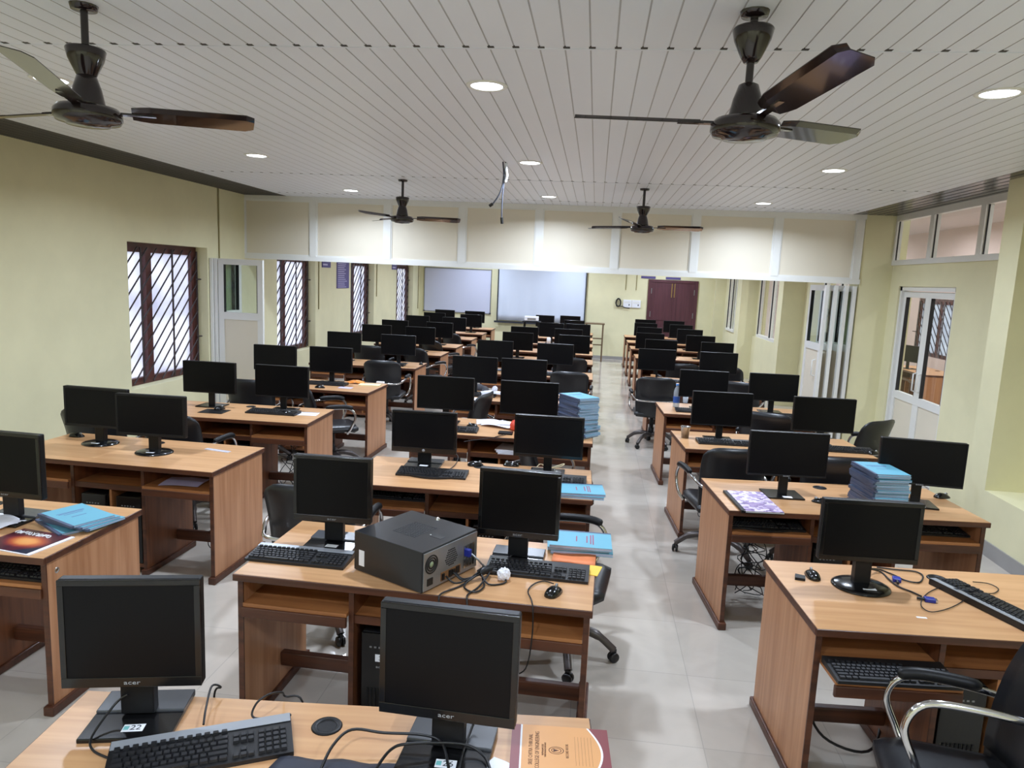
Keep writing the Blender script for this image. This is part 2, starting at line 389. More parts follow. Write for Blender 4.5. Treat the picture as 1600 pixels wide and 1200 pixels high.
# back room windows
for k, (a, b) in enumerate(WY):
    r = bpy.data.objects.new('window_%d' % (6+k), None); COL.objects.link(r); r['kind'] = 'structure'; r['label'] = 'white framed sliding window to the next room'
    mid = (a+b)/2; mb = MB(); XR_ = XR; XR = 3.3 if k == 2 else XR
    mb.box(XR-.03, XR+.06, a, b, .98, 1.04).box(XR-.02, XR+.06, a, b, 2.44, 2.5)
    for y in (a, mid-.04, b-.06): mb.box(XR-.02, XR+.06, y, y+.06, 1.04, 2.44)
    part('window_frame', mb, ALU, r)
    part('gasket_strip', MB().box(XR-.024, XR+.0, mid-.052, mid-.04, 1.04, 2.44).box(XR-.024, XR, b-.072, b-.06, 1.04, 2.44), gk, r)
    part('pane', MB().box(XR+.02, XR+.026, a+.05, mid, 1.03, 2.45), GLASS, r); part('pane', MB().box(XR+.032, XR+.038, mid, b-.05, 1.03, 2.45), GLASS, r)
    XR = XR_
# glazed double door
def leaf(name, w, h, label, M, handle=None, gz=.98):
    """white aluminium door leaf, hinge edge at local x=0, width along +x, thickness along y"""
    r = bpy.data.objects.new(name, None); COL.objects.link(r); r.matrix_world = M; r['kind'] = 'structure'; r['label'] = label
    s = .07; t = .02
    mb = MB().box(0, s, -t, t, 0.01, h).box(w-s, w, -t, t, .01, h).box(s, w-s, -t, t, h-s, h).box(s, w-s, -t, t, .01, .1).box(s, w-s, -t, t, gz-.05, gz+.04)
    part('door_frame', mb, ALU, r)
    part('door_gasket', MB().box(s, s+.008, -t-.001, t+.001, gz+.04, h-s).box(w-s-.008, w-s, -t-.001, t+.001, gz+.04, h-s), gk, r)
    part('door_glass', MB().box(s+.005, w-s-.005, -.003, .003, gz+.04, h-s), GLASS, r)
    part('door_panel', MB().box(s, w-s, -.008, .008, .1, gz-.05), CREAM, r)
    if handle:
        sx, sy = handle; hb = MB(); hb.tube([(sx, sy*t, .96), (sx, sy*(t+.035), .97), (sx, sy*(t+.035), 1.16), (sx, sy*t, 1.17)], .009, 8)
        part('door_handle', hb, ALU, r)
    return r
def M4(x, y, z, a): return Matrix.Translation((x, y, z)) @ Matrix.Rotation(a, 4, 'Z')
mb = MB().box(XR+.02, XR+.12, DOORY[1]-.05, DOORY[1], 0, DZ).box(XR+.02, XR+.12, DOORY[0], DOORY[0]+.05, 0, DZ).box(XR+.02, XR+.12, DOORY[0], DOORY[1], DZ-.05, DZ)
struct('trim_7', mb, ALU, 'white aluminium frame of the glazed double door')
leaf('door_1', .64, 2.08, 'far leaf of the white glazed double door', M4(XR+.07, DOORY[1]-.05, 0, -R(90)), (.585, -1), gz=.86)
leaf('door_2', .64, 2.08, 'near leaf of the white glazed double door', M4(XR+.07, DOORY[0]+.05, 0, R(90)), (.585, 1), gz=.86)
# folding leaves parked at both ends of the partition opening
LH = 2.115
leaf('door_3', .575, LH, 'folding white glazed leaf turned to face the room by the windows', M4(-4.645, 8.47, 0, 0), gz=1.42)
leaf('door_4', .62, LH, 'folding leaf parked edge-on against the window wall', M4(-4.722, 8.42, 0, R(90)), gz=1.42)
leaf('door_5', .62, LH, 'second folding leaf parked edge-on by the window wall', M4(-4.676, 8.44, 0, R(90)), gz=1.42)
for k, (x, a, hd) in enumerate(((2.86, 92, (.12, 1)), (2.965, 88.5, None), (3.09, 91, None), (3.185, 89, None))):
    leaf('door_%d' % (6+k), .60, LH, ['first', 'second', 'third', 'fourth'][k]+' folding white leaf of the stack by the right-hand pillar', M4(x, 9.34, 0, R(a)), hd, gz=1.34)
# partition above the opening
PX = [-4.79, -3.79, -2.77, -1.77, -.77, .215, 1.2, 2.2, 3.17]
mbp = MB(); mb = MB().box(XL, XP, YPART-.03, YPART+.03, 2.14, 2.20).box(XL, XP, YPART-.03, YPART+.03, ZC-.055, ZC)
r = bpy.data.objects.new('wall_partition', None); COL.objects.link(r); r['kind'] = 'structure'; r['label'] = 'cream panelled white framed partition above the opening'
part('rail', mb, ALU, r)
for i, x in enumerate(PX): part('mullion', MB().box(max(XL, x-.045), min(XP, x+.045), YPART-.034, YPART+.03, 2.2, ZC-.055), ALU, r)
for i in range(8): part('panel', MB().box(PX[i]+.03, PX[i+1]-.03, YPART-.008, YPART+.008, 2.19, ZC-.05), CREAM, r)
mb = MB()
for i in range(8):
    a, b = PX[i]+.045, PX[i+1]-.045
    mb.box(a, b, YPART-.02, YPART-.008, 2.2, 2.218).box(a, b, YPART-.02, YPART-.008, ZC-.073, ZC-.055).box(a, a+.015, YPART-.02, YPART-.008, 2.218, ZC-.073).box(b-.015, b, YPART-.02, YPART-.008, 2.218, ZC-.073)
part('glazing_bead', mb, ALU, r)

# next room seen through the glass
X2 = 6.6
mb = MB().box(X2, X2+.2, 3, 14.1, 0, 3.3).box(X2, X2+.2, 14.1, 15.6, 0, .85).box(X2, X2+.2, 14.1, 15.6, 1.98, 3.3).box(X2, X2+.2, 15.6, 22, 0, 3.3)
mb.box(T, X2+.2, 2.9, 3, 0, 3.3).box(T, X2+.2, 22, 22.2, 0, 3.3)
struct('wall_corridor', mb, PINK, 'pinkish walls of the next room')
struct('ceiling_corridor', MB().box(T, X2+.2, 2.9, 22.2, 3.3, 3.4), mat('corridor_ceiling', srgb(205, 195, 198), .8, vary=.03), 'ceiling of the next room')
struct('floor_corridor', MB().box(XR+4.2, X2+4.5, 2.9, 22.2, -.12, 0), mat('corridor_floor', srgb(150, 146, 142), .3, vary=.05), 'floor beyond')
window(9, 14.1, 15.6, X2+.06, .85, 1.98, -1)

# wall fittings -----------------------------------------------------
CONDUIT = mat('conduit_cream', srgb(196, 190, 140), .5, vary=.05)
CONDG = mat('conduit_khaki', srgb(150, 140, 95), .5, vary=.05)  # even khaki tone used on every conduit
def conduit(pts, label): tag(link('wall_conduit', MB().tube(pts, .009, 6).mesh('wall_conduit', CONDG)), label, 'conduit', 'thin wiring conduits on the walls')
conduit([(XL+.01, 8.66, ZC), (XL+.01, 8.66, 2.12)], 'thin conduit running down left wall above folded white door leaf')
conduit([(XL+.01, 11.95, 2.9), (XL+.01, 11.95, 1.35)], 'thin conduit on left wall between second window and purple notice')
conduit([(XL+.01, 15.25, 2.9), (XL+.01, 15.25, 1.5)], 'thin conduit on left wall between third and last far window')
conduit([(XL+.01, 18.95, 2.9), (XL+.01, 18.95, 1.1)], 'thin conduit in far left corner beside whiteboard')
conduit([(.78, YB-.01, 2.9), (.78, YB-.01, 1.85)], 'left thin conduit on back wall above white switch plates')
conduit([(1.05, YB-.01, 2.9), (1.05, YB-.01, 1.85)], 'right thin conduit on back wall above white switch plates')
PURP = mat('plaque_purple', srgb(84, 74, 128), .5, vary=.08)
LILAC = mat('plaque_text', srgb(196, 192, 220), .6, vary=.05)
def plaque_left(y0, y1, z0, z1, lines, label):
    r = thing('notice_board' if lines > 5 else 'wall_sign', label, 'sign', (XL, (y0+y1)/2, z0))
    part('board', MB().box(0, .012, -(y1-y0)/2, (y1-y0)/2, 0, z1-z0), PURP, r)
    mb = MB(); h = z1-z0; w = (y1-y0)/2
    for i in range(lines):
        z = h*(1-(i+.7)/(lines+.4)); f = random.uniform(.55, .85)
        mb.box(.012, .0135, -w*.85, -w*.85+2*w*f*.92, z-.18*h/lines, z+.12*h/lines)
    part('lettering', mb, LILAC, r)
plaque_left(12.1, 12.5, 2.07, 2.25, 2, 'small purple wall sign just after second window')
plaque_left(12.82, 13.47, 1.70, 2.25, 15, 'tall purple notice board full of printed lines on left wall')
plaque_left(16.42, 16.8, 2.10, 2.28, 2, 'small purple wall sign beside last far window')
for k, (a, b, lb) in enumerate(((1.16, 1.53, 'dark name plate above far door, over its left leaf'), (1.79, 2.17, 'dark name plate above far door, over its right leaf'))):
    r = thing('door_plate', lb, 'sign', ((a+b)/2, YB, 2.165)); part('board', MB().box(-(b-a)/2, (b-a)/2, -.012, 0, 0, .06), PURP, r)
# whiteboard and screen
WB = mat('whiteboard', srgb(200, 204, 224), .3, vary=.03, scale=1.5)
r = thing('whiteboard', 'white marker board on back wall left of projection screen', 'whiteboard', (-3.7, YB, 1.03))
part('writing_surface', MB().box(-.9, .9, -.02, 0, .02, 1.17), WB, r)
part('frame', MB().box(-.92, .92, -.026, 0, 0, .025).box(-.92, .92, -.026, 0, 1.165, 1.19).box(-.92, -.9, -.026, 0, .02, 1.17).box(.9, .92, -.026, 0, .02, 1.17), GREYM, r)
part('corner_cap', MB().box(-.93, -.88, -.03, 0, -.005, .04).box(.88, .93, -.03, 0, -.005, .04), mat('cap_grey', srgb(90, 90, 96), .5, vary=.1), r)
SCR = mat('screen_fabric', srgb(205, 214, 230), .7, vary=.015, scale=2)
r = thing('projection_screen', 'large white roll-down projection screen on back wall behind the projector', 'screen', (-1.42, YB-.1, 2.62))
rows = []
for i in range(12):
    z = -1.72*i/11; rows.append([(-1.15+2.3*j/40, .012*math.sin(j*.9+.4*math.sin(i*.3))*(i/11)*(1.4-j/40), z) for j in range(41)])
part('fabric', MB().sheet(rows, (0, .003, 0)), SCR, r)
part('border', MB().box(-1.18, -1.15, -.002, .004, -1.74, 0).box(1.15, 1.18, -.002, .004, -1.74, 0), mat('screen_border', srgb(30, 36, 44), .6, vary=.1), r)
part('bottom_bar', MB().box(-1.24, 1.24, -.015, .02, -1.79, -1.74), mat('bar_dark', srgb(44, 48, 58), .4, vary=.1), r)
part('casing', MB().box(-1.27, 1.27, -.05, .06, 0, .1), ALU, r); part('wall_bracket', MB().box(-1.1, -1.05, .05, .098, .02, .08).box(1.05, 1.1, .05, .098, .02, .08), ALU, r)
# far double door
DOORW = wood('maroon_door', srgb(86, 46, 54), srgb(74, 38, 46), 2, .45)
r = bpy.data.objects.new('door_10', None); COL.objects.link(r); r['kind'] = 'structure'; r['label'] = 'maroon wooden double door in far wall'
part('door_frame', MB().box(1.36, 1.43, YB-.05, YB, 0, 2.15).box(2.56, 2.63, YB-.05, YB, 0, 2.15).box(1.43, 2.56, YB-.05, YB, 2.08, 2.15), DOORW, r)
for x0, x1 in ((1.43, 1.993), (1.997, 2.56)):
    lf = part('door_leaf', MB().box(x0, x1, YB-.035, YB, 0.01, 2.08).box(x0+.1, x1-.1, YB-.045, YB-.035, .2, .95).box(x0+.1, x1-.1, YB-.045, YB-.035, 1.1, 1.95), DOORW, r)
brass = mat('brass', srgb(170, 140, 84), .35, metal=.7, vary=.1)
part('tower_bolt', MB().box(1.955, 1.975, YB-.055, YB-.035, 1.7, 2.06), brass, r); part('tower_bolt', MB().box(2.025, 2.045, YB-.055, YB-.035, 1.7, 2.06), brass, r)
for x in (1.445, 2.54):
    for z in (.5, 1.25, 1.85): part('door_hinge', MB().box(x-.008, x+.008, YB-.056, YB-.035, z-.07, z+.07), GREYM, r)
# switch plates and coil
SW = mat('switch_white', srgb(232, 234, 240), .4, vary=.02)
for x0, x1, lb in ((.74, .955, 'left white switch plate on back wall beside hanging cable coil'), (.965, 1.19, 'right white switch plate on back wall nearer the maroon door')):
    r = thing('switch_plate', lb, 'switch', ((x0+x1)/2, YB, 1.39)); hw = (x1-x0)/2
    part('plate', MB().box(-hw, hw, -.03, 0, 0, .2, c=.004), SW, r)
    mb = MB()
    for i in range(4): mb.box(-hw+.03+i*.042, -hw+.058+i*.042, -.035, -.03, .11, .16)
    part('rocker_switch', mb, ALU, r)
    part('socket_hole', MB().box(hw-.075, hw-.05, -.032, -.03, .05, .09), INK, r)
pts = [(.06*math.cos(t*.5)+.012*math.sin(t*3.1), -.03-.01*math.sin(t*1.7), .1*math.sin(t*.5)-.0004*t) for t in range(60)]
pts += [(.1, -.03, -.1), (.16, -.04, -.13), (.3, -.035, -.15)]
tag(link('cable_coil', MB().tube(smooth_path(pts, 2), .011, 6).mesh('cable_coil', CABLE), None, Matrix.Translation((.61, YB-.01, 1.52))), 'coiled dark cable hanging on back wall beside the switch plates', 'cable')
# ------------------------------------------------------------------ ceiling lights
DIFF = emis('lamp_diffuser', (.9, .95, 1.0), 9)
rimm = MB().lathe([(.078, -.001), (.082, -.006), (.098, -.006), (.106, 0), (.1, .004)], 32).mesh('rim', ALU)
dfm = MB().lathe([(.0001, -.004), (.05, -.004), (.081, -.003)], 32).mesh('diffuser', DIFF)
define('lamp', [('rim', rimm, None, None), ('diffuser', dfm, None, None)])
def downlight(x, y, z, label, watts):
    o = spawn('lamp', 'ceiling_light', label, 'light', (x, y, z), 0, 'round LED downlights in the slatted ceiling')
    L = bpy.data.lights.new('downlight', 'AREA'); L.shape = 'DISK'; L.size = .16; L.energy = watts; L.color = LAMP_COL; L.spread = R(158)
    lo = bpy.data.objects.new('downlight_beam', L); COL.objects.link(lo); lo.parent = o; lo.location = (0, 0, -.012)
xs = (-2.96, -.60, 1.80); nm = ('left', 'middle', 'right')
for j, y in enumerate((-1.9, 0.0, 3.70, 6.05, 8.45, 11.0, 13.4, 15.8, 18.0)):  # first two rows are unseen, added to brighten the near ceiling
    where = ['of an added unseen row far behind the viewpoint', 'of an added unseen row above the viewpoint', 'in the nearest visible row', 'in the second visible row', 'in the row nearest the partition', 'beyond the partition', 'mid far room', 'deep in far room', 'by the back wall'][j]
    for i, x in enumerate(xs):
        downlight(x, y, ZC, 'lit round ceiling light, %s one %s' % (nm[i], where), LAMP_W)
for y in (5.5, 9.5, 13.5, 17.5):  # unseen lights added so the next room looks bright through the glass
    o = thing('ceiling_light', 'unseen round light added for the next room at %s' % {5.5: 'near end', 9.5: 'door', 13.5: 'grille window', 17.5: 'far end'}[y], 'light', (5.2, y, 3.3))
    part('diffuser', MB().lathe([(.0001, -.02), (.1, -.02), (.11, 0)], 24), DIFF, o)
    L = bpy.data.lights.new('next_room_fill', 'AREA'); L.shape = 'DISK'; L.size = .2; L.energy = 70; L.color = (.98, .95, 1); L.spread = R(175)
    lo = bpy.data.objects.new('next_room_fill_beam', L); COL.objects.link(lo); lo.parent = o; lo.location = (0, 0, -.03)
# ------------------------------------------------------------------ desks
DW, DD, DH = 1.52, .69, .75
def desk_parts():
    P = []
    P.append(('desktop', MB().box(-DW/2+.004, DW/2-.004, -DD/2+.004, DD/2-.004, .724, .75).mesh('desktop', WOOD_TOP), None, None))
    e = MB(); t = .01
    e.box(-DW/2, DW/2, -DD/2, -DD/2+t, .718, .7485, c=.003).box(-DW/2, DW/2, DD/2-t, DD/2, .718, .7485, c=.003)
    e.box(-DW/2, -DW/2+t, -DD/2+t, DD/2-t, .718, .7485, c=.003).box(DW/2-t, DW/2, -DD/2+t, DD/2-t, .718, .7485, c=.003)
    P.append(('edge_strip', e.mesh('edge_strip', WOOD_DK), None, 'dark polished edge lipping'))
    for s in (-1, 1):
        a, b = sorted((s*(DW/2-.012), s*(DW/2-.034)))
        i = len(P)
        P.append(('side_panel', MB().box(a, b, -DD/2+.03, DD/2-.025, .03, .724).mesh('side_panel', WOOD_SIDE), None, None))
        P.append(('front_edge', MB().box(a-.001, b+.001, -DD/2+.024, -DD/2+.031, .03, .722).mesh('front_edge', WOOD_DK), i, None))
        P.append(('foot_rail', MB().box(a-.014, b+.014, -DD/2+.005, DD/2-.005, 0, .045, c=.006).mesh('foot_rail', WOOD_DK), i, 'dark floor rail'))
    for s in (-1, 1):
        a, b = s*.25-.01, s*.25+.01; i = len(P)
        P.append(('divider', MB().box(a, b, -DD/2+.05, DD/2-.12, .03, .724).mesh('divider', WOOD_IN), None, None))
        P.append(('front_edge', MB().box(a-.001, b+.001, -DD/2+.044, -DD/2+.051, .03, .722).mesh('front_edge', WOOD_DK), i, None))
        P.append(('foot_rail', MB().box(a-.012, b+.012, -DD/2+.03, DD/2-.1, 0, .04, c=.005).mesh('foot_rail', WOOD_DK), i, 'dark floor rail'))
    P.append(('shelf', MB().box(-.24, .24, -DD/2+.06, DD/2-.12, .575, .593).mesh('shelf', WOOD_SHELF), None, None))
    P.append(('shelf_lip', MB().box(-.24, .24, -DD/2+.053, -DD/2+.06, .56, .596).mesh('shelf_lip', WOOD_DK), None, None))
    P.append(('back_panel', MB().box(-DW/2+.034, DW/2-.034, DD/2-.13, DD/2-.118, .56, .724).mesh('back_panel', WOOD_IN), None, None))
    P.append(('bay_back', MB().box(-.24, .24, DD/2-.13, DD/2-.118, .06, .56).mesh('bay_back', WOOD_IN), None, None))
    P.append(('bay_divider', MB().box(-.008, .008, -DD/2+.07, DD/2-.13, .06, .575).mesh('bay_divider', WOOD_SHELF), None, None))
    P.append(('bay_floor', MB().box(-.24, .24, -DD/2+.06, DD/2-.13, .045, .063).mesh('bay_floor', WOOD_IN), None, None))
    for s in (-1, 1):
        a, b = sorted((s*.262, s*(DW/2-.036))); i = len(P)
        P.append(('keyboard_tray', MB().box(a, b, -DD/2+.02, DD/2-.16, .598, .614).mesh('keyboard_tray', WOOD_SHELF), None, None))
        P.append(('tray_lip', MB().box(a-.004 if s < 0 else a, b+.004 if s > 0 else b, -DD/2+.012, -DD/2+.03, .552, .598, c=.004).mesh('tray_lip', WOOD_DK), i, 'dark tray lip'))
        P.append(('foot_rest', MB().box(a, b, .02, .06, .13, .2, c=.006).mesh('foot_rest', WOOD_DK), None, 'dark foot bar'))
    P.append(('grommet', MB().lathe([(.026, .7503), (.03, .7535), (.041, .7535), (.044, .7503), (.03, .7501)], 24, Matrix.Translation((0, .235, 0))).lathe([(.0001, .7502), (.029, .7503)], 24, Matrix.Translation((0, .235, 0))).mesh('grommet', PLAST), None, 'black cable grommet'))
    return P
define('desk', desk_parts())
ROWY = {'M': [1.26, 2.68, 4.125, 5.63, 7.3, 9.4, 11.1, 12.5, 14.1, 15.7, 17.3],
        'L': [2.69, 4.10, 5.64, 7.32, 9.457, 11.153, 12.531, 14.267, 15.719, 17.291],
        'R': [2.71, 4.14, 5.69, 7.22, 9.4, 11.1, 12.5, 14.2, 15.7, 17.3]}
ROTS = {'M1': 5.2, 'M2': -1.4, 'M3': 1.0, 'R1': 4.0, 'R2': 5.5, 'R3': 4.0, 'R4': 2.5, 'L3': 1.5, 'L4': -1.5, 'L2': -1.5}
COLN = {'L': 'left', 'M': 'middle', 'R': 'right'}
def edge(c, y):
    if c == 'L': return -2.30-.0115*(y-2.7)-.76
    if c == 'M': return .065-.005*(y-2.7)-.76
    return max(.757, {2.71: .925, 4.14: .85, 5.69: .785}.get(round(y, 2), .757))+.76
DESK = {}
for c in 'MLR':
    for i, y in enumerate(ROWY[c]):
        k = c+str(i+1); x = edge(c, y); rz = R(ROTS.get(k, 0))
        cy = y+DD/2
        lb = 'wooden computer desk, %s from the front in the %s column' % (ORD[i], COLN[c])
        if k == 'M1': lb = 'nearest wooden desk of middle column, carrying monitors numbered 22 and 26'
        if k == 'M2': lb = 'wooden desk with black tower lying on top, second in middle column'
        if k == 'L1': lb = 'nearest wooden desk of left column, with magazine and blue notebooks'
        if k == 'L2': lb = 'bare-topped wooden desk with two towers in its bays, second in left column'
        if k == 'R1': lb = 'nearest wooden desk of right column, with blue-plugged cable on top'
        if k == 'R2': lb = 'wooden desk with notebook stack and patterned folder, second in right column'
        # pivot every turned desk about its aisle-side near corner
        piv = Vector((x+(.76 if c != 'R' else -.76), y, 0)); off = Matrix.Rotation(rz, 3, 'Z') @ Vector((-.76 if c != 'R' else .76, DD/2, 0))
        p = piv+off
        if k == 'M1': p += Vector((.05, .035, 0))
        DESK[k] = (p.x, p.y, rz)
        spawn('desk', 'computer_desk', lb, 'desk', (p.x, p.y, 0), rz, 'computer desks')
def deskpt(k, lx, ly, z=.75):
    x, y, a = DESK[k]; return Vector((x+lx*math.cos(a)-ly*math.sin(a), y+lx*math.sin(a)+ly*math.cos(a), z))

# ------------------------------------------------------------------ monitors
LOGO = mat('logo_grey', srgb(150, 152, 156), .4, vary=.05)
def monitor_kind(kind, w, h, bez, chin, base, logo, zb, thick=.035, bulge=.03):
    """screen faces -y; origin on the desk under the stand; zb is the height of the lower edge"""
    y0 = -.055; P = []
    hb = MB().box(-w/2, w/2, y0+.0005, y0+thick, zb, zb+h, c=.006)
    hb.prism([(-w*.32, zb+h*.2), (w*.32, zb+h*.2), (w*.26, zb+h*.75), (-w*.26, zb+h*.75)], 0, bulge, Matrix(((1, 0, 0, 0), (0, 0, 1, y0+thick-.001), (0, 1, 0, 0), (0, 0, 0, 1))))
    if bez < .012:
        f = MB()
    P.append(('housing', hb.mesh('housing', PLAST), None, None))
    fr = MB(); a = w/2-bez
    fr.box(-w/2+.001, w/2-.001, y0-.004, y0+.003, zb+.001, zb+chin, c=.0015).box(-w/2+.001, w/2-.001, y0-.004, y0+.003, zb+h-bez, zb+h-.001, c=.0015)
    fr.box(-w/2+.001, -a, y0-.004, y0+.003, zb+chin, zb+h-bez, c=.0015).box(a, w/2-.001, y0-.004, y0+.003, zb+chin, zb+h-bez, c=.0015)
    P.append(('bezel', fr.mesh('bezel', PLASTG if chin > .02 else PLAST), None, None))
    P.append(('screen', MB().box(-a-.002, a+.002, y0-.0012, y0+.002, zb+chin-.002, zb+h-bez+.002).mesh('screen', SCREEN), None, None))
    if base == 'round':
        P.append(('neck', MB().box(-.035, .035, -.03, .012, .012, zb+.12, c=.004).mesh('neck', PLAST), None, None))
        P.append(('base', MB().lathe([(.0001, .022), (.05, .02), (.10, .012), (.112, .006), (.113, 0), (.0001, 0)], 40, Matrix.Translation((0, -.02, 0)) @ Matrix.Scale(1.1, 4, (1, 0, 0))).mesh('base', PLASTG), None, None))
    elif base == 'twostep':
        P.append(('neck', MB().box(-.045, .045, -.03, .005, .02, zb+.14, c=.003).mesh('neck', PLAST), None, None))
        P.append(('base', MB().box(-.12, .12, -.13, -.01, 0, .013, c=.003).mat(1).box(-.12, .12, -.012, .09, 0, .02, c=.003).mesh('base', [PLASTG, mat('base_grey', srgb(70, 72, 76), .25, vary=.08)]), None, None))
    else:
        P.append(('neck', MB().box(-.028, .028, -.022, .0, .01, zb+.13, c=.003).mesh('neck', PLAST), None, None))
        P.append(('base', MB().box(-.115, .115, -.10, .09, 0, .011, c=.003).mesh('base', PLASTG), None, None))
    F = Matrix.Translation((0, y0-.0046, zb+chin*.5)) @ Matrix.Rotation(R(90), 4, 'X')
    if logo == 'acer': P.append(('logo', textmesh('acer', .017, LOGO, M=F @ Matrix.Scale(1.5, 4, (1, 0, 0))), None, None))
    if logo == 'hp': P.append(('logo', MB().lathe([(.0001, .0006), (.010, .0006), (.010, 0)], 20, F).mesh('logo', LOGO), None, None))
    define(kind, P)
monitor_kind('wide', .50, .288, .006, .010, 'flat', None, .128)
monitor_kind('wide_acer', .485, .282, .006, .012, 'flat', 'acer', .135)
monitor_kind('square', .372, .315, .017, .030, 'twostep', 'acer', .118)
monitor_kind('mid', .432, .296, .018, .030, 'twostep', 'acer', .118)
monitor_kind('hp', .442, .285, .016, .036, 'twostep', 'hp', .092)
monitor_kind('wide_thick', .46, .282, .014, .022, 'flat', None, .118)
monitor_kind('round', .487, .285, .016, .02, 'round', None, .12)
monitor_kind('round_small', .425, .275, .018, .024, 'round', None, .128)
monitor_kind('square_left', .41, .325, .018, .03, 'twostep', 'acer', .122)
# column row side: kind, x, y (base), yaw
MON = {
 'M1a': ('square', -1.225, 1.765, 13), 'M1b': ('square', -.325, 1.775, -2), 'M2a': ('square', -1.165, 3.16, 1), 'M2b': ('square', -.285, 3.16, -2),
 'M3a': ('hp', -1.09, 4.66, 1), 'M3b': ('wide_thick', -.25, 4.66, 0),
 'M4a': ('wide', -1.24, 6.06, 0), 'M4b': ('wide', -.51, 6.06, 0), 'M5a': ('wide', -1.265, 7.72, 0), 'M5b': ('wide', -.725, 7.74, 1),
 'M6a': ('wide', -1.335, 9.82, 0), 'M6b': ('wide', -.50, 9.82, -1), 'M7a': ('wide', -1.205, 11.52, 0), 'M7b': ('wide', -.29, 11.5, -2),
 'M8a': ('wide', -1.235, 12.92, 0), 'M8b': ('wide', -.44, 12.92, 0), 'M9a': ('wide', -.84, 14.5, -3), 'M9b': ('wide', -.31, 14.54, 2),
 'M10b': ('wide_thick', -.43, 16.12, 0), 'M11a': ('wide_thick', -1.20, 17.72, 0), 'M11b': ('wide', -.58, 17.72, 0),
 'L1b': ('square_left', -2.80, 3.12, -3), 'L2a': ('round', -3.42, 4.60, -2), 'L2b': ('round', -2.93, 4.47, 2), 'L3a': ('wide', -3.44, 6.12, 0), 'L3b': ('wide', -2.76, 6.14, 0),
 'L4a': ('wide', -3.56, 7.73, 0), 'L4b': ('wide', -2.95, 7.85, 0), 'L5a': ('wide', -3.52, 9.88, -1), 'L5b': ('wide', -2.73, 9.88, 1), 'L6a': ('wide', -3.57, 11.57, 0), 'L6b': ('wide', -2.83, 11.57, 1),
 'L7a': ('wide', -3.65, 12.95, 0), 'L7b': ('wide', -2.81, 12.95, 0), 'L8a': ('wide', -3.66, 14.69, 0), 'L8b': ('wide', -2.88, 14.69, 0), 'L9a': ('wide', -3.63, 16.14, 0), 'L9b': ('wide', -2.78, 16.14, 0),
 'L10a': ('wide', -3.72, 17.71, 0), 'L10b': ('wide', -2.96, 17.71, 0),
 'R1a': ('round_small', 1.245, 3.19, 3), 'R2a': ('wide_acer', 1.245, 4.55, 4), 'R2b': ('wide_acer', 2.05, 4.57, -6), 'R3a': ('wide', 1.11, 6.12, 3), 'R3b': ('wide', 1.94, 6.14, 2),
 'R4a': ('wide', 1.18, 7.62, 0), 'R4b': ('wide', 1.90, 7.68, 2), 'R5a': ('wide', .875, 9.82, 2), 'R5b': ('wide', 1.69, 9.82, 3), 'R6a': ('wide', 1.08, 11.52, 0), 'R6b': ('wide', 1.95, 11.52, 0),
 'R7a': ('wide', 1.01, 12.92, 0), 'R7b': ('wide', 1.89, 12.92, 0), 'R8a': ('wide', 1.12, 14.62, 0), 'R8b': ('wide', 1.92, 14.62, 0), 'R9a': ('wide', 1.15, 16.12, 0), 'R9b': ('wide', 1.92, 16.12, 0),
 'R10a': ('wide', 1.25, 17.72, 0), 'R10b': ('wide', 1.93, 17.72, 0)}
MLAB = {'M1a': 'black monitor labelled 22 on nearest middle desk, turned slightly right', 'M1b': 'black squarish monitor labelled 26 at front centre',
 'M2a': 'black squarish monitor left of the tower lying on its desk', 'M2b': 'black squarish monitor right of the tower lying on its desk',
 'M3a': 'black monitor with round logo on third middle desk, behind the curved keyboard', 'M3b': 'black monitor on third middle desk, right of the one with a round logo',
 'L1b': 'black monitor cut by left picture edge on nearest left desk', 'L2a': 'round-footed black monitor nearer the wall on bare-topped left desk',
 'L2b': 'round-footed black monitor nearer the aisle on bare-topped left desk', 'R1a': 'round-footed black monitor on nearest right desk',
 'R2a': 'black monitor beside the patterned folder on second right desk', 'R2b': 'black monitor turned slightly left, behind the notebook stack by right wall',
 'R4a': 'black monitor behind the water bottle on fourth right desk'}
STICK = MB().box(-.028, .028, -.016, .016, 0, .0012).mesh('number_sticker', WHITE)
for k, (kind, x, y, a) in MON.items():
    c, i, s = k[0], int(k[1:-1]), k[-1]
    side = 'left' if s == 'a' else 'right'
    lb = MLAB.get(k, '%s black monitor on the %s desk of the %s column' % (side, ORD[i-1], COLN[c]))
    o = spawn(kind, 'computer_monitor', lb, 'monitor', (x, y, .75), R(a), 'black computer monitors on the desks')
    num = {'M1a': '22', 'M1b': '26'}.get(k)
    if i <= 3 and k not in ('L3a', 'L3b', 'R3b', 'M3b'):
        zb = {'round': .0165, 'round_small': .0165}.get(kind, .0125); 
        st = link('number_sticker', STICK, o, Matrix.Translation((0.01, -.085 if 'round' not in kind else -.078, zb)) @ Matrix.Rotation(R({'M1a': 2, 'M1b': 4}.get(k, -4)), 4, 'Z'), 'white number sticker')
        if num:
            tm = textmesh(num, .03, INK, ext=.0002); link('lettering', tm, st, Matrix.Translation((.006, 0, .0014)))
            gr = MB().box(-.026, -.012, -.008, .009, .0012, .0014).mesh('smudge', mat('teal_ink', srgb(120, 190, 190), .6, vary=.2)); link('teal_print', gr, st)

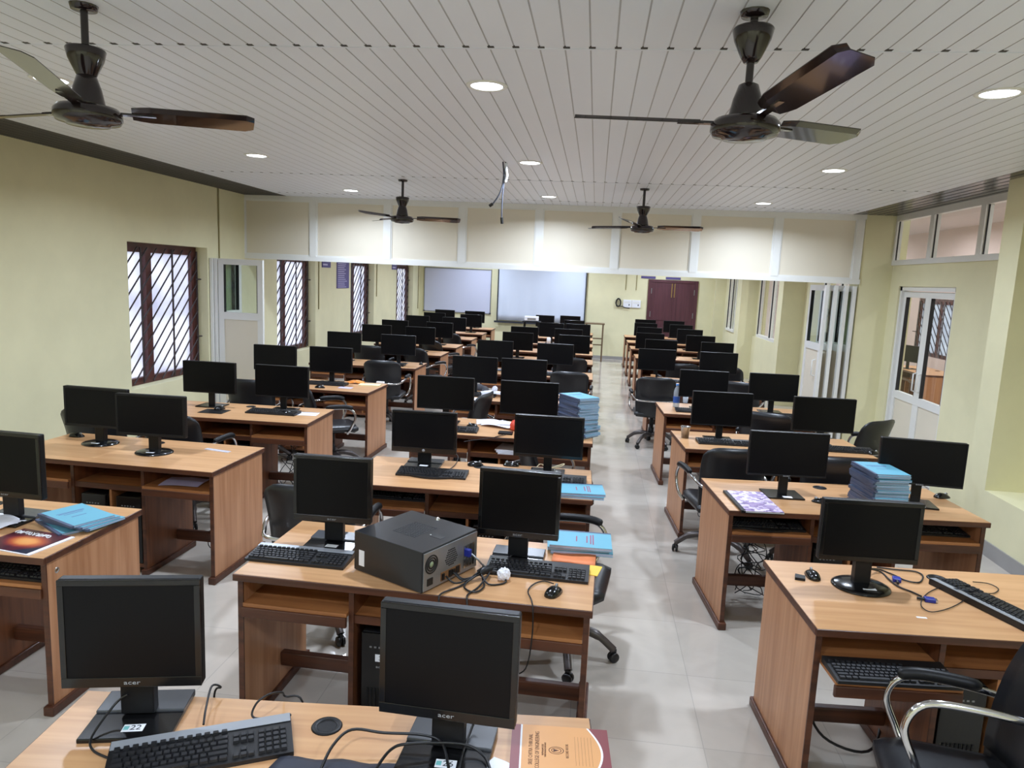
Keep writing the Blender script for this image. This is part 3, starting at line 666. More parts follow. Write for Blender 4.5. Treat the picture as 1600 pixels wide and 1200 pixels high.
# ------------------------------------------------------------------ keyboards and mice
def keyboard_kind(kind, silver=False, curved=False, w=.455, d=.155):
    P = []; mb = MB()
    prof = [(-d/2, 0), (-d/2, .012), (d/2, .026), (d/2, 0)]
    mb.prism(prof, -w/2, w/2, Matrix(((0, 0, 1, 0), (1, 0, 0, 0), (0, 1, 0, 0), (0, 0, 0, 1))))
    if curved:
        pts = [(-.14+.28*i/10, -d/2-.035*math.sin(math.pi*i/10)) for i in range(11)]
        mb.prism(pts[::-1] + [(-.14, -d/2+.01), (.14, -d/2+.01)], .001, .013)
    P.append(('case', mb.mesh('case', KEYB), None, None))
    kb = MB(); sl = math.atan2(.014, d); Mx = Matrix.Translation((0, 0, .0195)) @ Matrix.Rotation(sl, 4, 'X')
    def key(x, y, kw, kd=.0145): kb.box(x, x+kw, y, y+kd, 0, .008, Mx, c=.0) if kw < 0 else kb.add([Mx @ Vector(q) for q in ((x, y, 0), (x+kw, y, 0), (x+kw, y+kd, 0), (x, y+kd, 0), (x+.0015, y+.0015, .0075), (x+kw-.0015, y+.0015, .0075), (x+kw-.0015, y+kd-.002, .0075), (x+.0015, y+kd-.002, .0075))], [(0, 1, 5, 4), (1, 2, 6, 5), (2, 3, 7, 6), (3, 0, 4, 7), (4, 5, 6, 7)])
    x0 = -w/2+.012; p = .0187; yb = -d/2+.012
    rows = [[1.25, 1.25, 1.25, 6.25, 1.25, 1.25, 1.25, 1.25], [2.25]+[1]*10+[2.75], [1.75]+[1]*11+[2.25], [1.5]+[1]*12+[1.5], [1]*13+[2]]
    for j, rr in enumerate(rows):
        x = x0
        for u in rr: key(x, yb+j*p, u*p-.0025); x += u*p
    for i in range(13): key(x0+i*p*1.16, yb+5*p+.008, p-.003, .012)
    nx = x0+15*p+.01
    for j in (3, 4):
        for i in range(3): key(nx+i*p, yb+j*p, p-.0025)
    for i in range(3): key(nx+i*p, yb, p-.0025)
    key(nx+p, yb+p, p-.0025)
    qx = nx+3*p+.008
    for j in range(5):
        for i in range(4 if qx+4*p < w/2 else 3): key(qx+i*p, yb+j*p, p-.0025)
    P.append(('keys', kb.mesh('keys', KEYM), None, None))
    if silver:
        s = MB(); s.add([Mx @ Vector(q) for q in ((-w/2+.002, d/2-.034, .001), (w/2-.002, d/2-.034, .001), (w/2-.002, d/2-.001, .001), (-w/2+.002, d/2-.001, .001), (-w/2+.002, d/2-.034, .0025), (w/2-.002, d/2-.034, .0025), (w/2-.002, d/2-.001, .0025), (-w/2+.002, d/2-.001, .0025))], [(0, 1, 5, 4), (1, 2, 6, 5), (2, 3, 7, 6), (3, 0, 4, 7), (4, 5, 6, 7)])
        P.append(('silver_strip', s.mesh('silver_strip', SILVER), None, 'silver top strip'))
    define(kind, P)
keyboard_kind('kb'); keyboard_kind('kb_silver', silver=True); keyboard_kind('kb_curved', curved=True)
def mouse_parts():
    rows = []
    for i in range(13):
        v = i/12; y = -.055+.11*v; hw = .031*math.sqrt(max(.02, 1-((v-.5)/.505)**2))**.55; hh = .036*(math.sin(math.pi*min(1, .08+.9*v)))**.6*(1-.25*v)
        rows.append([(hw*math.cos(math.pi*(1-j/10)), y, max(.0005, hh*math.sin(math.pi*j/10))) for j in range(11)])
    mb = MB(); n = len(rows); m_ = 11; vs = [Vector(p) for r in rows for p in r]; fs = []
    for i in range(n-1):
        for j in range(m_-1): fs.append((i*m_+j, i*m_+j+1, (i+1)*m_+j+1, (i+1)*m_+j))
        fs.append((i*m_, (i+1)*m_, (i+1)*m_+m_-1, i*m_+m_-1))
    fs.append(tuple(range(m_))); fs.append(tuple(range((n-1)*m_, n*m_))[::-1])
    mb.add(vs, fs, True)
    wh = MB().lathe([(.0001, -.004), (.010, -.004), (.011, 0), (.010, .004), (.0001, .004)], 16, Matrix.Translation((0, .03, .022)) @ Matrix.Rotation(R(90), 4, 'Y'))
    return [('shell', mb.mesh('shell', PLASTG), None, None), ('scroll_wheel', wh.mesh('scroll_wheel', GREYM), None, None)]
define('mouse', mouse_parts())
def kb(kind, x, y, z, a, label, name='keyboard'): return spawn(kind, name, label, 'keyboard', (x, y, z), R(a), 'computer keyboards')
def mouse(x, y, z, a, label): return spawn('mouse', 'computer_mouse', label, 'mouse', (x, y, z), R(a), 'computer mice')

# ------------------------------------------------------------------ office chair (faces +y)
def chair_parts():
    P = []
    # backrest: curved rounded slab, leaning back
    def bp(u, v):
        hw = (.243 - .03*(1-v)**2)
        x = u*hw
        if v > .86: x *= 1-.10*((v-.86)/.14)**3
        z = .40+.52*v; y = -.215-.10*v+.045*math.sin(math.pi*v)*.6+.05*u*u
        z -= .035*abs(u)**6*max(0, (v-.6)/.4)
        return (x, y, z)
    rows = [[bp(-1+2*j/12, i/14) for j in range(13)] for i in range(15)]
    mb = MB().sheet(rows, lambda p: Vector((0, -.012-.03*(1-min(1, abs(p.x)/.243)**4)*(1-min(1, abs(p.z-.66)/.26)**6), 0)))
    P.append(('backrest', mb.mesh('backrest', LEATHER), None, None))
    P.append(('back_pad', MB().sheet([[(lambda q: (q[0]*.86, q[1]+.016, q[2]))(bp(-1+2*j/8, .12+.78*i/8)) for j in range(9)] for i in range(9)], (0, -.02, 0)).mesh('back_pad', LEATHER), 0, None))
    sr = []
    for i in range(11):
        v = i/10; y = -.23+.47*v
        hw = .235*(1 if v < .75 else math.sqrt(1-((v-.75)/.25)**2*.4)); 
        sr.append([(hw*(-1+2*j/10), y, .488-.034*max(abs(-1+j/5)**5, abs(2*v-1)**5)-.01*math.sin(math.pi*j/10)) for j in range(11)])
    P.append(('seat', MB().sheet(sr, lambda p: Vector((0, 0, -.03-.05*(1-max(min(1, abs(p.x)/.235)**5, min(1, abs(p.y-.005)/.235)**5))))).mesh('seat', LEATHER), None, None))
    for s in (-1, 1):
        t = smooth_path([(s*.235, .12, .405), (s*.275, .15, .47), (s*.285, .19, .58), (s*.28, .14, .665), (s*.275, 0, .675), (s*.27, -.16, .66), (s*.245, -.25, .635)], 6)
        i = len(P)
        P.append(('armrest', MB().tube(t, .0125, 8).mesh('armrest', CHROME), None, 'chrome armrest'))
        ap = smooth_path([(s*.28, .165, .672), (s*.278, .1, .688), (s*.275, 0, .69), (s*.272, -.1, .684)], 5)
        rr = [.012, .02]+[.023]*(len(ap)-4)+[.02, .012]
        P.append(('arm_pad', MB().tube(ap, rr, 8).mesh('arm_pad', PLAST), i, 'black arm pad'))
    P.append(('back_bar', MB().tube(smooth_path([(-.245, -.25, .635), (-.2, -.315, .625), (0, -.325, .62), (.2, -.315, .625), (.245, -.25, .635)], 6), .012, 8).mesh('back_bar', CHROME), None, 'chrome bar across the back'))
    P.append(('gas_column', MB().lathe([(.05, .40), (.05, .37), (.026, .36), (.026, .24), (.035, .235), (.035, .12), (.0001, .12)], 16).mesh('gas_column', PLAST), None, None))
    P.append(('seat_plate', MB().box(-.11, .11, -.13, .11, .385, .402).mesh('seat_plate', PLAST), None, None))
    for k in range(5):
        a = R(90+72*k); M = Matrix.Rotation(a, 4, 'Z'); i = len(P)
        P.append(('base_leg', MB().tube([M @ q for q in smooth_path([(.03, 0, .15), (.10, 0, .162), (.2, 0, .14), (.275, 0, .085), (.295, 0, .068)], 4)], [.028]*3+[.026]*6+[.021]*8, 8).mesh('base_leg', BASEG), None, 'grey-brown star base leg'))
        Mc = M @ Matrix.Translation((.295, 0, .028)) @ Matrix.Rotation(R(35+50*k), 4, 'Z')
        cm = MB()
        for s in (-1, 1): cm.lathe([(.0001, -.009), (.022, -.009), (.028, -.005), (.028, .005), (.022, .009), (.0001, .009)], 14, Mc @ Matrix.Translation((0, s*.013, 0)) @ Matrix.Rotation(R(90), 4, 'X'))
        cm.box(-.014, .014, -.008, .008, 0, .045, Mc)
        P.append(('caster', cm.mesh('caster', CASTER), i, 'black caster'))
    return P
define('chair', chair_parts())
def chair(x, y, a, label): return spawn('chair', 'office_chair', label, 'chair', (x, y, 0), R(a), 'black leather office chairs')

# ------------------------------------------------------------------ tower PCs (front faces -y)
def tower_parts(lines=False):
    P = [('case', MB().box(-.0875, .0875, -.19, .2, 0, .45, c=.004).mesh('case', mat('case_black', srgb(22, 22, 24), .4, vary=.1)), None, None)]
    f = MB().box(-.088, .088, -.205, -.19, 0, .45, c=.004)
    P.append(('front_panel', f.mesh('front_panel', PLASTG), None, None))
    g = MB()
    for i in range(8): g.box(-.062+i*.0165, -.054+i*.0165, -.209, -.204, .04, .20)
    P.append(('vent_grille', g.mesh('vent_grille', PLAST), None, None))
    b = MB()
    for i in range(5): b.box(-.05+i*.02, -.04+i*.02, -.2075, -.2045, .385, .392)
    P.append(('front_ports', b.mesh('front_ports', GREYM), None, None))
    return P
define('tower', tower_parts())
# ------------------------------------------------------------------ towers in the bays
TW = [('M2', -.13, '34', 'black tower PC with sticker 34 in left bay under the lying tower'), ('M2', .13, None, 'black tower PC in right bay under the lying tower'),
      ('L2', -.13, '38', 'left of two towers in the bays of bare-topped left desk'), ('L2', .13, '34', 'right of two towers in the bays of bare-topped left desk'),
      ('L3', -.13, None, 'black tower PC in left bay of third left desk'), ('L3', .13, None, 'black tower PC in right bay of third left desk'),
      ('M3', -.13, None, 'black tower PC in left bay of third middle desk'), ('M3', .13, None, 'black tower PC in right bay of third middle desk'),
      ('R1', -.13, None, 'black tower PC in left bay of nearest right desk'), ('L1', .13, None, 'black tower PC in bay of nearest left desk'),
      ('L1', -.13, None, 'black tower PC in wall-side bay of nearest left desk'), ('M4', -.13, None, 'black tower PC in left bay of fourth middle desk'),
      ('R2', -.13, None, 'black tower PC in left bay of second right desk'), ('R3', -.13, None, 'black tower PC in left bay of third right desk')]
for k, lx, num, lb in TW:
    p = deskpt(k, lx-.004 if lx > 0 else lx+.004, -.07, .064)
    o = spawn('tower', 'tower_computer', lb, 'computer', p, DESK[k][2], 'towers in the desk bays')
    if num:
        st = link('number_sticker', MB().box(-.024, .024, -.2085, -.2055, .325, .357).mesh('number_sticker', WHITE), o, None, 'white number sticker')
        link('lettering', textmesh(num, .026, INK, M=Matrix.Translation((.004, -.2090, .341)) @ Matrix.Rotation(R(90), 4, 'X')), st)
    if k == 'M2' and num: link('logo', textmesh('acer', .018, LOGO, M=Matrix.Translation((0, -.2062, .30)) @ Matrix.Rotation(R(90), 4, 'X') @ Matrix.Scale(1.4, 4, (1, 0, 0))), o)
# tower lying on the second middle desk: long axis along local x (front at -x, ports at +x)
pa, pb, pc = on(553, 890), on(660, 930), on(745, 885)
ax = (pb-pa).normalized(); ang = math.atan2(ax.y, ax.x)
TL, TWD, TH = .395, .365, .178
cen = pb - ax*(TL/2) + Vector((-ax.y, ax.x, 0))*(TWD/2)
o = thing('tower_computer', 'large black tower PC lying on its side on the second middle desk, ports showing', 'computer', (cen.x, cen.y, .75), ang)
CB = mat('case_satin', srgb(34, 35, 38), .3, vary=.06, scale=3)
part('case', MB().box(-TL/2, TL/2-.006, -TWD/2, TWD/2, .004, TH, c=.003), CB, o)
vg = MB()
for i in range(9):
    for j in range(10): vg.box(-.02+.0145*i-.055, -.02+.0145*i-.0435, -.075+.0155*j, -.0645+.0155*j, TH, TH+.0008)
part('vent_grille', vg, mat('vent_dark', srgb(9, 9, 10), .6, vary=.05), o)
part('latch_recess', MB().box(.09, .15, -.02, .012, TH, TH+.001), mat('recess_grey', srgb(26, 27, 30), .4, vary=.05), o)
part('latch_screw', MB().lathe([(.0001, .002), (.006, .002), (.006, 0)], 12, Matrix.Translation((.082, -.004, TH))), STEEL, o)
bp = part('rear_plate', MB().box(TL/2-.008, TL/2, -TWD/2+.006, TWD/2-.006, .01, TH-.008), GREYM, o, 'grey metal rear plate')
X = TL/2
DK = mat('port_dark', srgb(10, 10, 12), .5, vary=.05)
Mx = lambda y, z: Matrix.Translation((X, y, z)) @ Matrix.Rotation(R(90), 4, 'Y')
fan = MB()
for rr in (.014, .024, .034): fan.lathe([(rr, 0), (rr, .0015), (rr+.0065, .0015), (rr+.0065, 0)], 28, Mx(-TWD/2+.052, .115))
part('fan_guard', fan, DK, bp)
part('fan_hub', MB().lathe([(.0001, .002), (.011, .002), (.011, 0)], 18, Mx(-TWD/2+.052, .115)), mat('hub_green', srgb(150, 165, 130), .5, vary=.1), bp)
part('power_inlet', MB().box(X-.001, X+.003, -TWD/2+.026, -TWD/2+.06, .028, .058), DK, bp)
hx = MB()
for i in range(9):
    for j in range(8):
        yy = -.045+i*.0095+(.0047 if j % 2 else 0); zz = .075+j*.0095
        if (yy+.003)**2+(zz-.108)**2 < .04**2: hx.lathe([(.0001, .0012), (.0036, .0012), (.0036, 0)], 6, Mx(yy, zz))
part('case_vent', hx, DK, bp)
pt = MB().mat(0).box(X-.001, X+.002, -.07, .06, .02, .058)
pt.mat(1)
for i, (a, b, c, d) in enumerate(((-.065, -.05, .024, .052), (-.02, .0, .024, .054), (.005, .02, .026, .05), (.028, .05, .024, .055))): pt.box(X, X+.006, a, b, c, d)
part('port_panel', pt, [mat('copper_panel', srgb(150, 110, 74), .4, metal=.4, vary=.2, scale=40), DK], bp)
sl = MB()
for i in range(4): sl.box(X-.001, X+.004, .08+i*.02, .094+i*.02, .03, .13)
part('slot_cover', sl, STEEL, bp)
part('vga_plug', MB().box(X, X+.03, .082, .102, .085, .118, c=.003), VGABLUE, bp, 'blue plug')
part('side_label', MB().box(-TL/2+.03, -TL/2+.062, -TWD/2-.0008, -TWD/2+.001, .03, .10), WHITE, o, 'white service label')
part('corner_tab', MB().lathe([(.0001, .012), (.006, .01), (.012, .003), (.013, 0)], 12, Matrix.Translation((-.02, TWD/2-.02, TH))), STEEL, o)
def cable(pts, r, label, m=CABLE, group=None, n=7, smooth=6):
    return tag(link('cable', MB().tube(smooth_path(pts, smooth), r, n).mesh('cable', m)), label, 'cable', group)
LW = Matrix.Rotation(ang, 3, 'Z')
def tl(x, y, z): q = LW @ Vector((x, y, 0)); return (cen.x+q.x, cen.y+q.y, .75+z)
bund = on(757, 897, .765)
cable([tl(.235, .092, .10), tl(.27, .09, .085), (bund.x+.0, bund.y+.02, .79), (bund.x+.03, bund.y+.1, .765), (-.33, 3.10, .76), (-.30, 3.2, .77)], .004, 'grey-white video cable from blue plug on the lying tower', GREYM)
cable([tl(.21, -.05, .04), tl(.26, -.04, .02), (bund.x-.02, bund.y-.02, .768), (bund.x+.04, bund.y+.02, .775), (bund.x+.1, bund.y-.04, .757), (bund.x+.03, bund.y-.08, .757), (bund.x-.02, bund.y-.01, .78)], .004, 'black cable looped beside crumpled paper ball')
cable([tl(.21, .0, .04), tl(.26, .02, .01), (bund.x, bund.y, .785), (-.48, 2.80, .757), (-.53, 2.73, .757), (-.55, 2.69, .758), (-.55, 2.655, .752), (-.54, 2.655, .66)], .004, 'black cable from the lying tower hanging over desk front, left one')
cable([tl(.21, .015, .035), tl(.25, .03, .012), (bund.x+.02, bund.y+.01, .776), (-.41, 2.80, .757), (-.44, 2.72, .757), (-.44, 2.675, .757), (-.43, 2.65, .72), (-.42, 2.652, .66)], .004, 'black cable from the lying tower hanging over desk front, right one')
cable([(bund.x-.01, bund.y+.02, .80), (-.41, 2.88, .765), (-.39, 2.80, .757), (-.42, 2.74, .757), (-.47, 2.78, .757), (-.45, 2.86, .768), (bund.x, bund.y, .795)], .004, 'black cable coil tied in a bundle on second middle desk')
tag(link('cable_tie_bundle', MB().tube(smooth_path([(bund.x-.02, bund.y-.02, .775), (bund.x, bund.y, .783), (bund.x+.02, bund.y+.03, .778)], 4), .017, 8).mesh('cable_tie_bundle', CABLE)), 'black knotted cable bundle behind the paper ball', 'cable')
# crumpled ball
def ball(x, y, z, r, label):
    bm = bmesh.new(); bmesh.ops.create_icosphere(bm, subdivisions=3, radius=r)
    for v in bm.verts:
        n = v.co.normalized(); v.co = n*r*(1+.14*math.sin(9*n.x+4*n.z)*math.sin(8*n.y+3)+random.uniform(-.07, .07))
    me = bpy.data.meshes.new('paper_ball'); bm.to_mesh(me); bm.free(); me.materials.append(PAPER)
    return tag(link('paper_ball', me, None, Matrix.Translation((x, y, z+r*.9))), label, 'paper')
q = on(787, 906); ball(q.x, q.y, .75, .028, 'crumpled white paper ball on second middle desk')

# ------------------------------------------------------------------ keyboards and mice
def K(kind, px, py, a, label, z=.75): q = on(px, py, z+.015); return kb(kind, q.x, q.y, z, a, label)
def Mo(px, py, a, label, z=.75): q = on(px, py, z+.015); return mouse(q.x, q.y, z, a, label)
kb('kb_silver', -.965, 1.635, .75, 27, 'silver-topped black keyboard slanting below monitor 22')
K('kb_silver', 470, 868, -1, 'silver-topped black keyboard left of the lying tower')
K('kb', 840, 889, -2, 'black keyboard right of the lying tower')
Mo(865, 922, -20, 'glossy black mouse at front right of second middle desk')
K('kb_curved', 676, 738, 1.5, 'black keyboard with curved wrist rest under round-logo monitor')
Mo(743, 724, -70, 'black mouse beside keyboard with curved wrist rest')
q = on(900, 750, .765); kb('kb', q.x-.16, q.y, .75, 0, 'black keyboard half hidden on right of third middle desk')
q = on(715, 671, .765); kb('kb', q.x-.06, q.y+.02, .75, 2, 'black keyboard on left half of fourth middle desk')
Mo(738, 664, 60, 'black mouse by keyboard of fourth middle desk')
K('kb', 427, 643, 0, 'black keyboard in middle of third left desk'); Mo(447, 645, -90, 'black mouse in front of keyboard on third left desk')
Mo(120, 679, -90, 'black mouse near wall end of bare-topped left desk')
q = on(335, 643); tag(link('mouse_pad', MB().box(-.11, .11, -.09, .09, 0, .004, c=.0015).mesh('mouse_pad', PLAST), None, Matrix.Translation((q.x, q.y, .75)) @ Matrix.Rotation(R(2), 4, 'Z')), 'black mouse pad on third left desk', 'mouse pad')
q = on(343, 640); mouse(q.x, q.y, .754, -20, 'black mouse on the mouse pad, third left desk')
q = on(515, 599, .765); kb('kb', q.x-.03, q.y, .75, 0, 'black keyboard on fourth left desk'); Mo(500, 604, -80, 'black mouse in front of keyboard on fourth left desk')
q = on(615, 566, .765); kb('kb', q.x, 9.66, .75, 0, 'black keyboard on fifth left desk'); Mo(658, 568, 10, 'black mouse near aisle end of fifth left desk')
Mo(1270, 896, 0, 'glossy black mouse on nearest right desk'); 
kb('kb_silver', 1.735, 3.09, .75, 113, 'silver-edged black keyboard lying diagonally on nearest right desk')
tr = min((ch for ch in bpy.data.objects if ch.name.startswith('keyboard_tray') and ch.parent and tuple(round(v, 3) for v in ch.parent.location[:2]) == tuple(round(v, 3) for v in DESK['R1'][:2])), key=lambda o: sum(v.co.x for v in o.data.vertices))
tr.location.y = -.15
q = deskpt('R1', -.50, -.415, .615); kb('kb', q.x, q.y, .615, 5, 'black keyboard on pulled-out tray of nearest right desk')
q = on(1127, 690, .765); kb('kb', q.x+.03, q.y, .75, 3, 'black keyboard beside steel cup on third right desk')
K('kb', 1320, 702, 2, 'black keyboard on right half of third right desk'); Mo(1365, 707, -60, 'black mouse at wall end of third right desk')
Mo(1283, 782, 60, 'black mouse between monitor and notebook stack on second right desk'); Mo(1472, 774, -70, 'small black mouse at wall end of second right desk')
q = deskpt('R2', -.50, -.2, .615); kb('kb_curved', q.x, q.y, .615, 5, 'black keyboard in left tray of second right desk')
q = deskpt('R2', .5, -.15, .615); kb('kb', q.x, q.y, .615, 5, 'black keyboard in right tray of second right desk')
q = on(1205, 648, .765); kb('kb', q.x, q.y, .75, 2, 'black keyboard on right half of fourth right desk'); q = on(1085, 636, .765); kb('kb', 1.12, 7.42, .75, 0, 'black keyboard behind glass on fourth right desk')
kb('kb', 1.02, 9.66, .75, 0, 'black keyboard on fifth right desk')
q = on(742, 616, .765); kb('kb', q.x, q.y, .75, 0, 'black keyboard on left half of fifth middle desk')
kb('kb', -.42, 9.60, .75, 0, 'black keyboard on right half of sixth middle desk')
kb('kb', -.98, 9.6, .75, 0, 'black keyboard between monitors of sixth middle desk')
q = deskpt('L1', -.45, -.2, .615); kb('kb', q.x, q.y, .615, 0, 'black keyboard in wall-side tray of nearest left desk')
q = deskpt('L1', .5, -.22, .615); kb('kb', q.x, q.y, .615, 0, 'black keyboard in aisle-side tray of nearest left desk')
q = deskpt('M3', -.5, -.12, .615); kb('kb', q.x, q.y, .615, 0, 'black keyboard in left tray of third middle desk')
q = deskpt('L3', -.5, -.12, .615); kb('kb', q.x, q.y, .615, 0, 'black keyboard in left tray of third left desk')
Mo(1160, 598, 30, 'small black mouse by fifth right desk monitor')
q = on(803, 728); mouse(q.x-.02, q.y, .75, 90, 'black mouse behind left edge of the right monitor, third middle desk')

# ------------------------------------------------------------------ chairs
CH_ = [(-1.46, 3.77, 3, 'black office chair tucked under left seat of third middle desk'), (-.08, 3.70, -97, 'black office chair at aisle seat of third middle desk'),
 (-.2, 5.2, -75, 'black office chair at aisle seat of fourth middle desk'), (-1.28, 6.86, 78, 'black office chair turned sideways before fifth middle desk'),
 (-.26, 9.08, 0, 'black office chair with wide back at aisle seat of sixth middle desk'), (-.30, 10.72, 0, 'black office chair at aisle seat of seventh middle desk'),
 (-3.42, 7.02, 4, 'black office chair at window seat of fourth left desk'), (-2.62, 6.98, -62, 'black office chair with seat showing at aisle seat of fourth left desk'),
 (-2.68, 9.12, 3, 'black office chair seen from behind at aisle seat of fifth left desk'), (-3.4, 10.85, 0, 'black office chair at window seat of sixth left desk'),
 (-2.58, 10.85, -25, 'black office chair at aisle seat of sixth left desk'), (-2.62, 12.2, -30, 'black office chair at aisle seat of seventh left desk'),
 (-2.62, 13.9, -30, 'black office chair at aisle seat of eighth left desk'), (-3.79, 5.22, 4, 'black office chair at window seat of third left desk'), (-3.13, 5.22, -2, 'black office chair at aisle seat of third left desk'),
 (.80, 9.03, 0, 'black office chair with chrome bar at aisle seat of fifth right desk'), (2.44, 6.86, 38, 'tilted black office chair by right wall at fourth right desk'),
 (1.72, 6.93, -20, 'black office chair half hidden at fourth right desk beside slatted tray'), (1.72, 5.30, 6, 'black office chair behind the notebook stack at third right desk'),
 (1.02, 5.36, 10, 'black office chair at aisle seat of third right desk'), (1.86, 9.02, -15, 'black office chair at wall seat of fifth right desk'),
 (1.28, 10.72, 10, 'black office chair at aisle seat of sixth right desk'), (2.06, 10.68, -30, 'black office chair at wall seat of sixth right desk')]
for x, y, a, lb in CH_: chair(x, y, a, lb)
fc = chair(1.29, 2.27, 80, 'nearest black office chair cut by right picture edge, chrome arms')
for ch in fc.children:
    if ch.name.startswith(('backrest', 'back_bar')): ch.location = (0, .05, .05)
arms = [ch for ch in fc.children if ch.name.startswith('armrest')]
na = min(arms, key=lambda q: sum(v.co.x for v in q.data.vertices)); na.location = (.2, .03, .10)
for ch in list(na.children): bpy.data.objects.remove(ch, do_unlink=True)

# ------------------------------------------------------------------ notebooks and papers
COVER = mat('notebook_cyan', srgb(100, 164, 184), .5, vary=.05, scale=6)
COVER2 = mat('notebook_cyan_pale', srgb(128, 182, 198), .55, vary=.05, scale=6)
SPINE = mat('notebook_spine', srgb(74, 86, 112), .5, vary=.1)
PAGES = mat('notebook_pages', srgb(176, 184, 208), .8, vary=.12, scale=90)
PRINT = mat('notebook_print', srgb(92, 110, 150), .7, vary=.1)
PRINTR = mat('notebook_print_red', srgb(150, 84, 110), .7, vary=.1)
def notebook_parts(t=.011, cov=COVER, pr=PRINT, pages=PAGES, spine=SPINE):
    P = [('cover', MB().box(-.105, .105, -.148, .148, t-.0014, t).box(-.105, .105, -.148, .148, 0, .0014).mesh('cover', cov), None, None),
         ('pages', MB().box(-.102, .103, -.146, .146, .0014, t-.0014).mesh('pages', pages), None, None),
         ('spine', MB().box(-.107, -.092, -.1485, .1485, -.0002, t+.0003).mesh('spine', spine), None, 'dark taped spine')]
    p = MB()
    for i, (w, y) in enumerate(((.13, .06), (.12, .048), (.09, .03), (.07, -.02))): p.box(-w/2, w/2, y-.003, y+.003, t, t+.0004)
    P.append(('cover_print', p.mesh('cover_print', pr), None, None)); return P
define('notebook', notebook_parts()); define('notebook_red', notebook_parts(.011, COVER, PRINTR)); define('notebook_thick', notebook_parts(.016, COVER, PRINTR))
define('notebook_dark', notebook_parts(.012, mat('book_slate', srgb(60, 66, 78), .5, vary=.1), PRINT)); define('notebook_rust', notebook_parts(.01, mat('book_rust', srgb(170, 84, 60), .5, vary=.1), PRINT, mat('rust_pages', srgb(170, 110, 90), .8, vary=.1)))
def stack(x, y, z, n, a, th, group, what, jit=.006, kinds=None, skew=(0, 0)):
    for i in range(n):
        kd = kinds(i) if kinds else 'notebook'
        pos = ('lowest' if i == 0 else 'topmost' if i == n-1 else ORD[i]+' from the bottom' if i < 12 else ORD[n-1-i]+' from the top' if n-1-i < 12 else 'number %d up' % (i+1))
        skip = () if i == n-1 else ('cover_print',)
        spawn(kd, 'notebook', '%s notebook, %s, %s' % ({'notebook_dark': 'dark', 'notebook_rust': 'rust-red'}.get(kd, 'thin cyan'), pos, what), 'notebook',
              (x+random.uniform(-jit, jit)+skew[0]*i, y+random.uniform(-jit, jit)+skew[1]*i, z+i*th), R(a+random.uniform(-2.5, 2.5)), group, skip=skip)
stack(-.08, 5.94, .75, 8, 50, .0112, 'notebooks in the tall stack on the fourth middle desk', 'lower part of tall stack on fourth middle desk', .012)
stack(-.083, 5.94, .75+8*.0112, 22, 34, .0112, 'notebooks in the tall stack on the fourth middle desk', 'upper part of tall stack on fourth middle desk', .006)
stack(1.775, 4.43, .75, 22, 7, .0113, 'notebooks in the stack on the second right desk', 'stack on second right desk', .009, lambda i: 'notebook_dark' if i < 2 else 'notebook_rust' if i == 2 else 'notebook')
stack(-.005, 3.35, .75, 3, -87, .0165, 'notebooks on the far edge of the second middle desk', 'small pile behind right monitor of second middle desk', .012, lambda i: 'notebook_thick')
stack(-.03, 4.245, .75, 2, -86, .0165, 'notebooks at the aisle end of the third middle desk', 'pair at aisle end of third middle desk', .006, lambda i: 'notebook_thick')
for i, (x, y, a, z, rx) in enumerate(((-2.49, 3.10, 58, .75, 0), (-2.435, 3.125, 76, .762, 0), (-2.45, 3.115, 72, .774, 0), (-2.465, 3.11, 66, .7855, 0))):
    spawn('notebook', 'notebook', 'cyan-covered notebook, %s of the fanned pile on nearest left desk' % ['lowest', 'second', 'third', 'topmost'][i], 'notebook', (x, y, z), R(a), 'fanned notebooks on the nearest left desk', skip=() if i == 3 else ('cover_print',))
# magazine
def magmat():
    mm = bpy.data.materials.new('magazine_cover'); mm.use_nodes = True; t = mm.node_tree; b = t.nodes['Principled BSDF']; b.inputs['Roughness'].default_value = .3
    tc = t.nodes.new('ShaderNodeTexCoord'); mp = t.nodes.new('ShaderNodeMapping'); mp.inputs['Location'].default_value = (-.02, .03, 0); mp.inputs['Scale'].default_value = (8, 15, 1)
    n = t.nodes.new('ShaderNodeTexNoise'); n.inputs['Scale'].default_value = 16; n.inputs['Detail'].default_value = 6
    g = t.nodes.new('ShaderNodeTexGradient'); g.gradient_type = 'SPHERICAL'
    ad = t.nodes.new('ShaderNodeMath'); ad.operation = 'MULTIPLY_ADD'; ad.inputs[1].default_value = .35
    rp = t.nodes.new('ShaderNodeValToRGB'); e = rp.color_ramp.elements
    e[0].position = .12; e[0].color = srgb(66, 28, 44); e[1].position = 1; e[1].color = srgb(226, 160, 92)
    for p, c in ((.32, (120, 48, 52)), (.55, (176, 84, 54)), (.8, (222, 146, 82))):
        k = e.new(p); k.color = srgb(*c)
    t.links.new(tc.outputs['Object'], mp.inputs['Vector']); t.links.new(mp.outputs[0], g.inputs['Vector']); t.links.new(tc.outputs['Object'], n.inputs['Vector'])
    t.links.new(n.outputs['Fac'], ad.inputs[0]); t.links.new(g.outputs['Fac'], ad.inputs[2]); t.links.new(ad.outputs[0], rp.inputs['Fac']); t.links.new(rp.outputs[0], b.inputs['Base Color'])
    return mm
o = thing('magazine', 'glossy magazine with fiery red and orange cover on nearest left desk', 'magazine', (-2.51, 2.845, .75), R(-9)); o.scale = (1, 1.12, 1)
part('pages', MB().box(-.15, .15, -.105, .105, 0, .004), PAPER, o); part('cover', MB().box(-.1495, .13, -.1, .1045, .004, .0048), magmat(), o)
part('dark_corner', MB().prism([(.03, -.10), (.13, -.10), (.13, -.03), (.09, -.055)], .0048, .0051), mat('mag_navy', srgb(34, 36, 56), .35, vary=.1), o)
tt = MB()
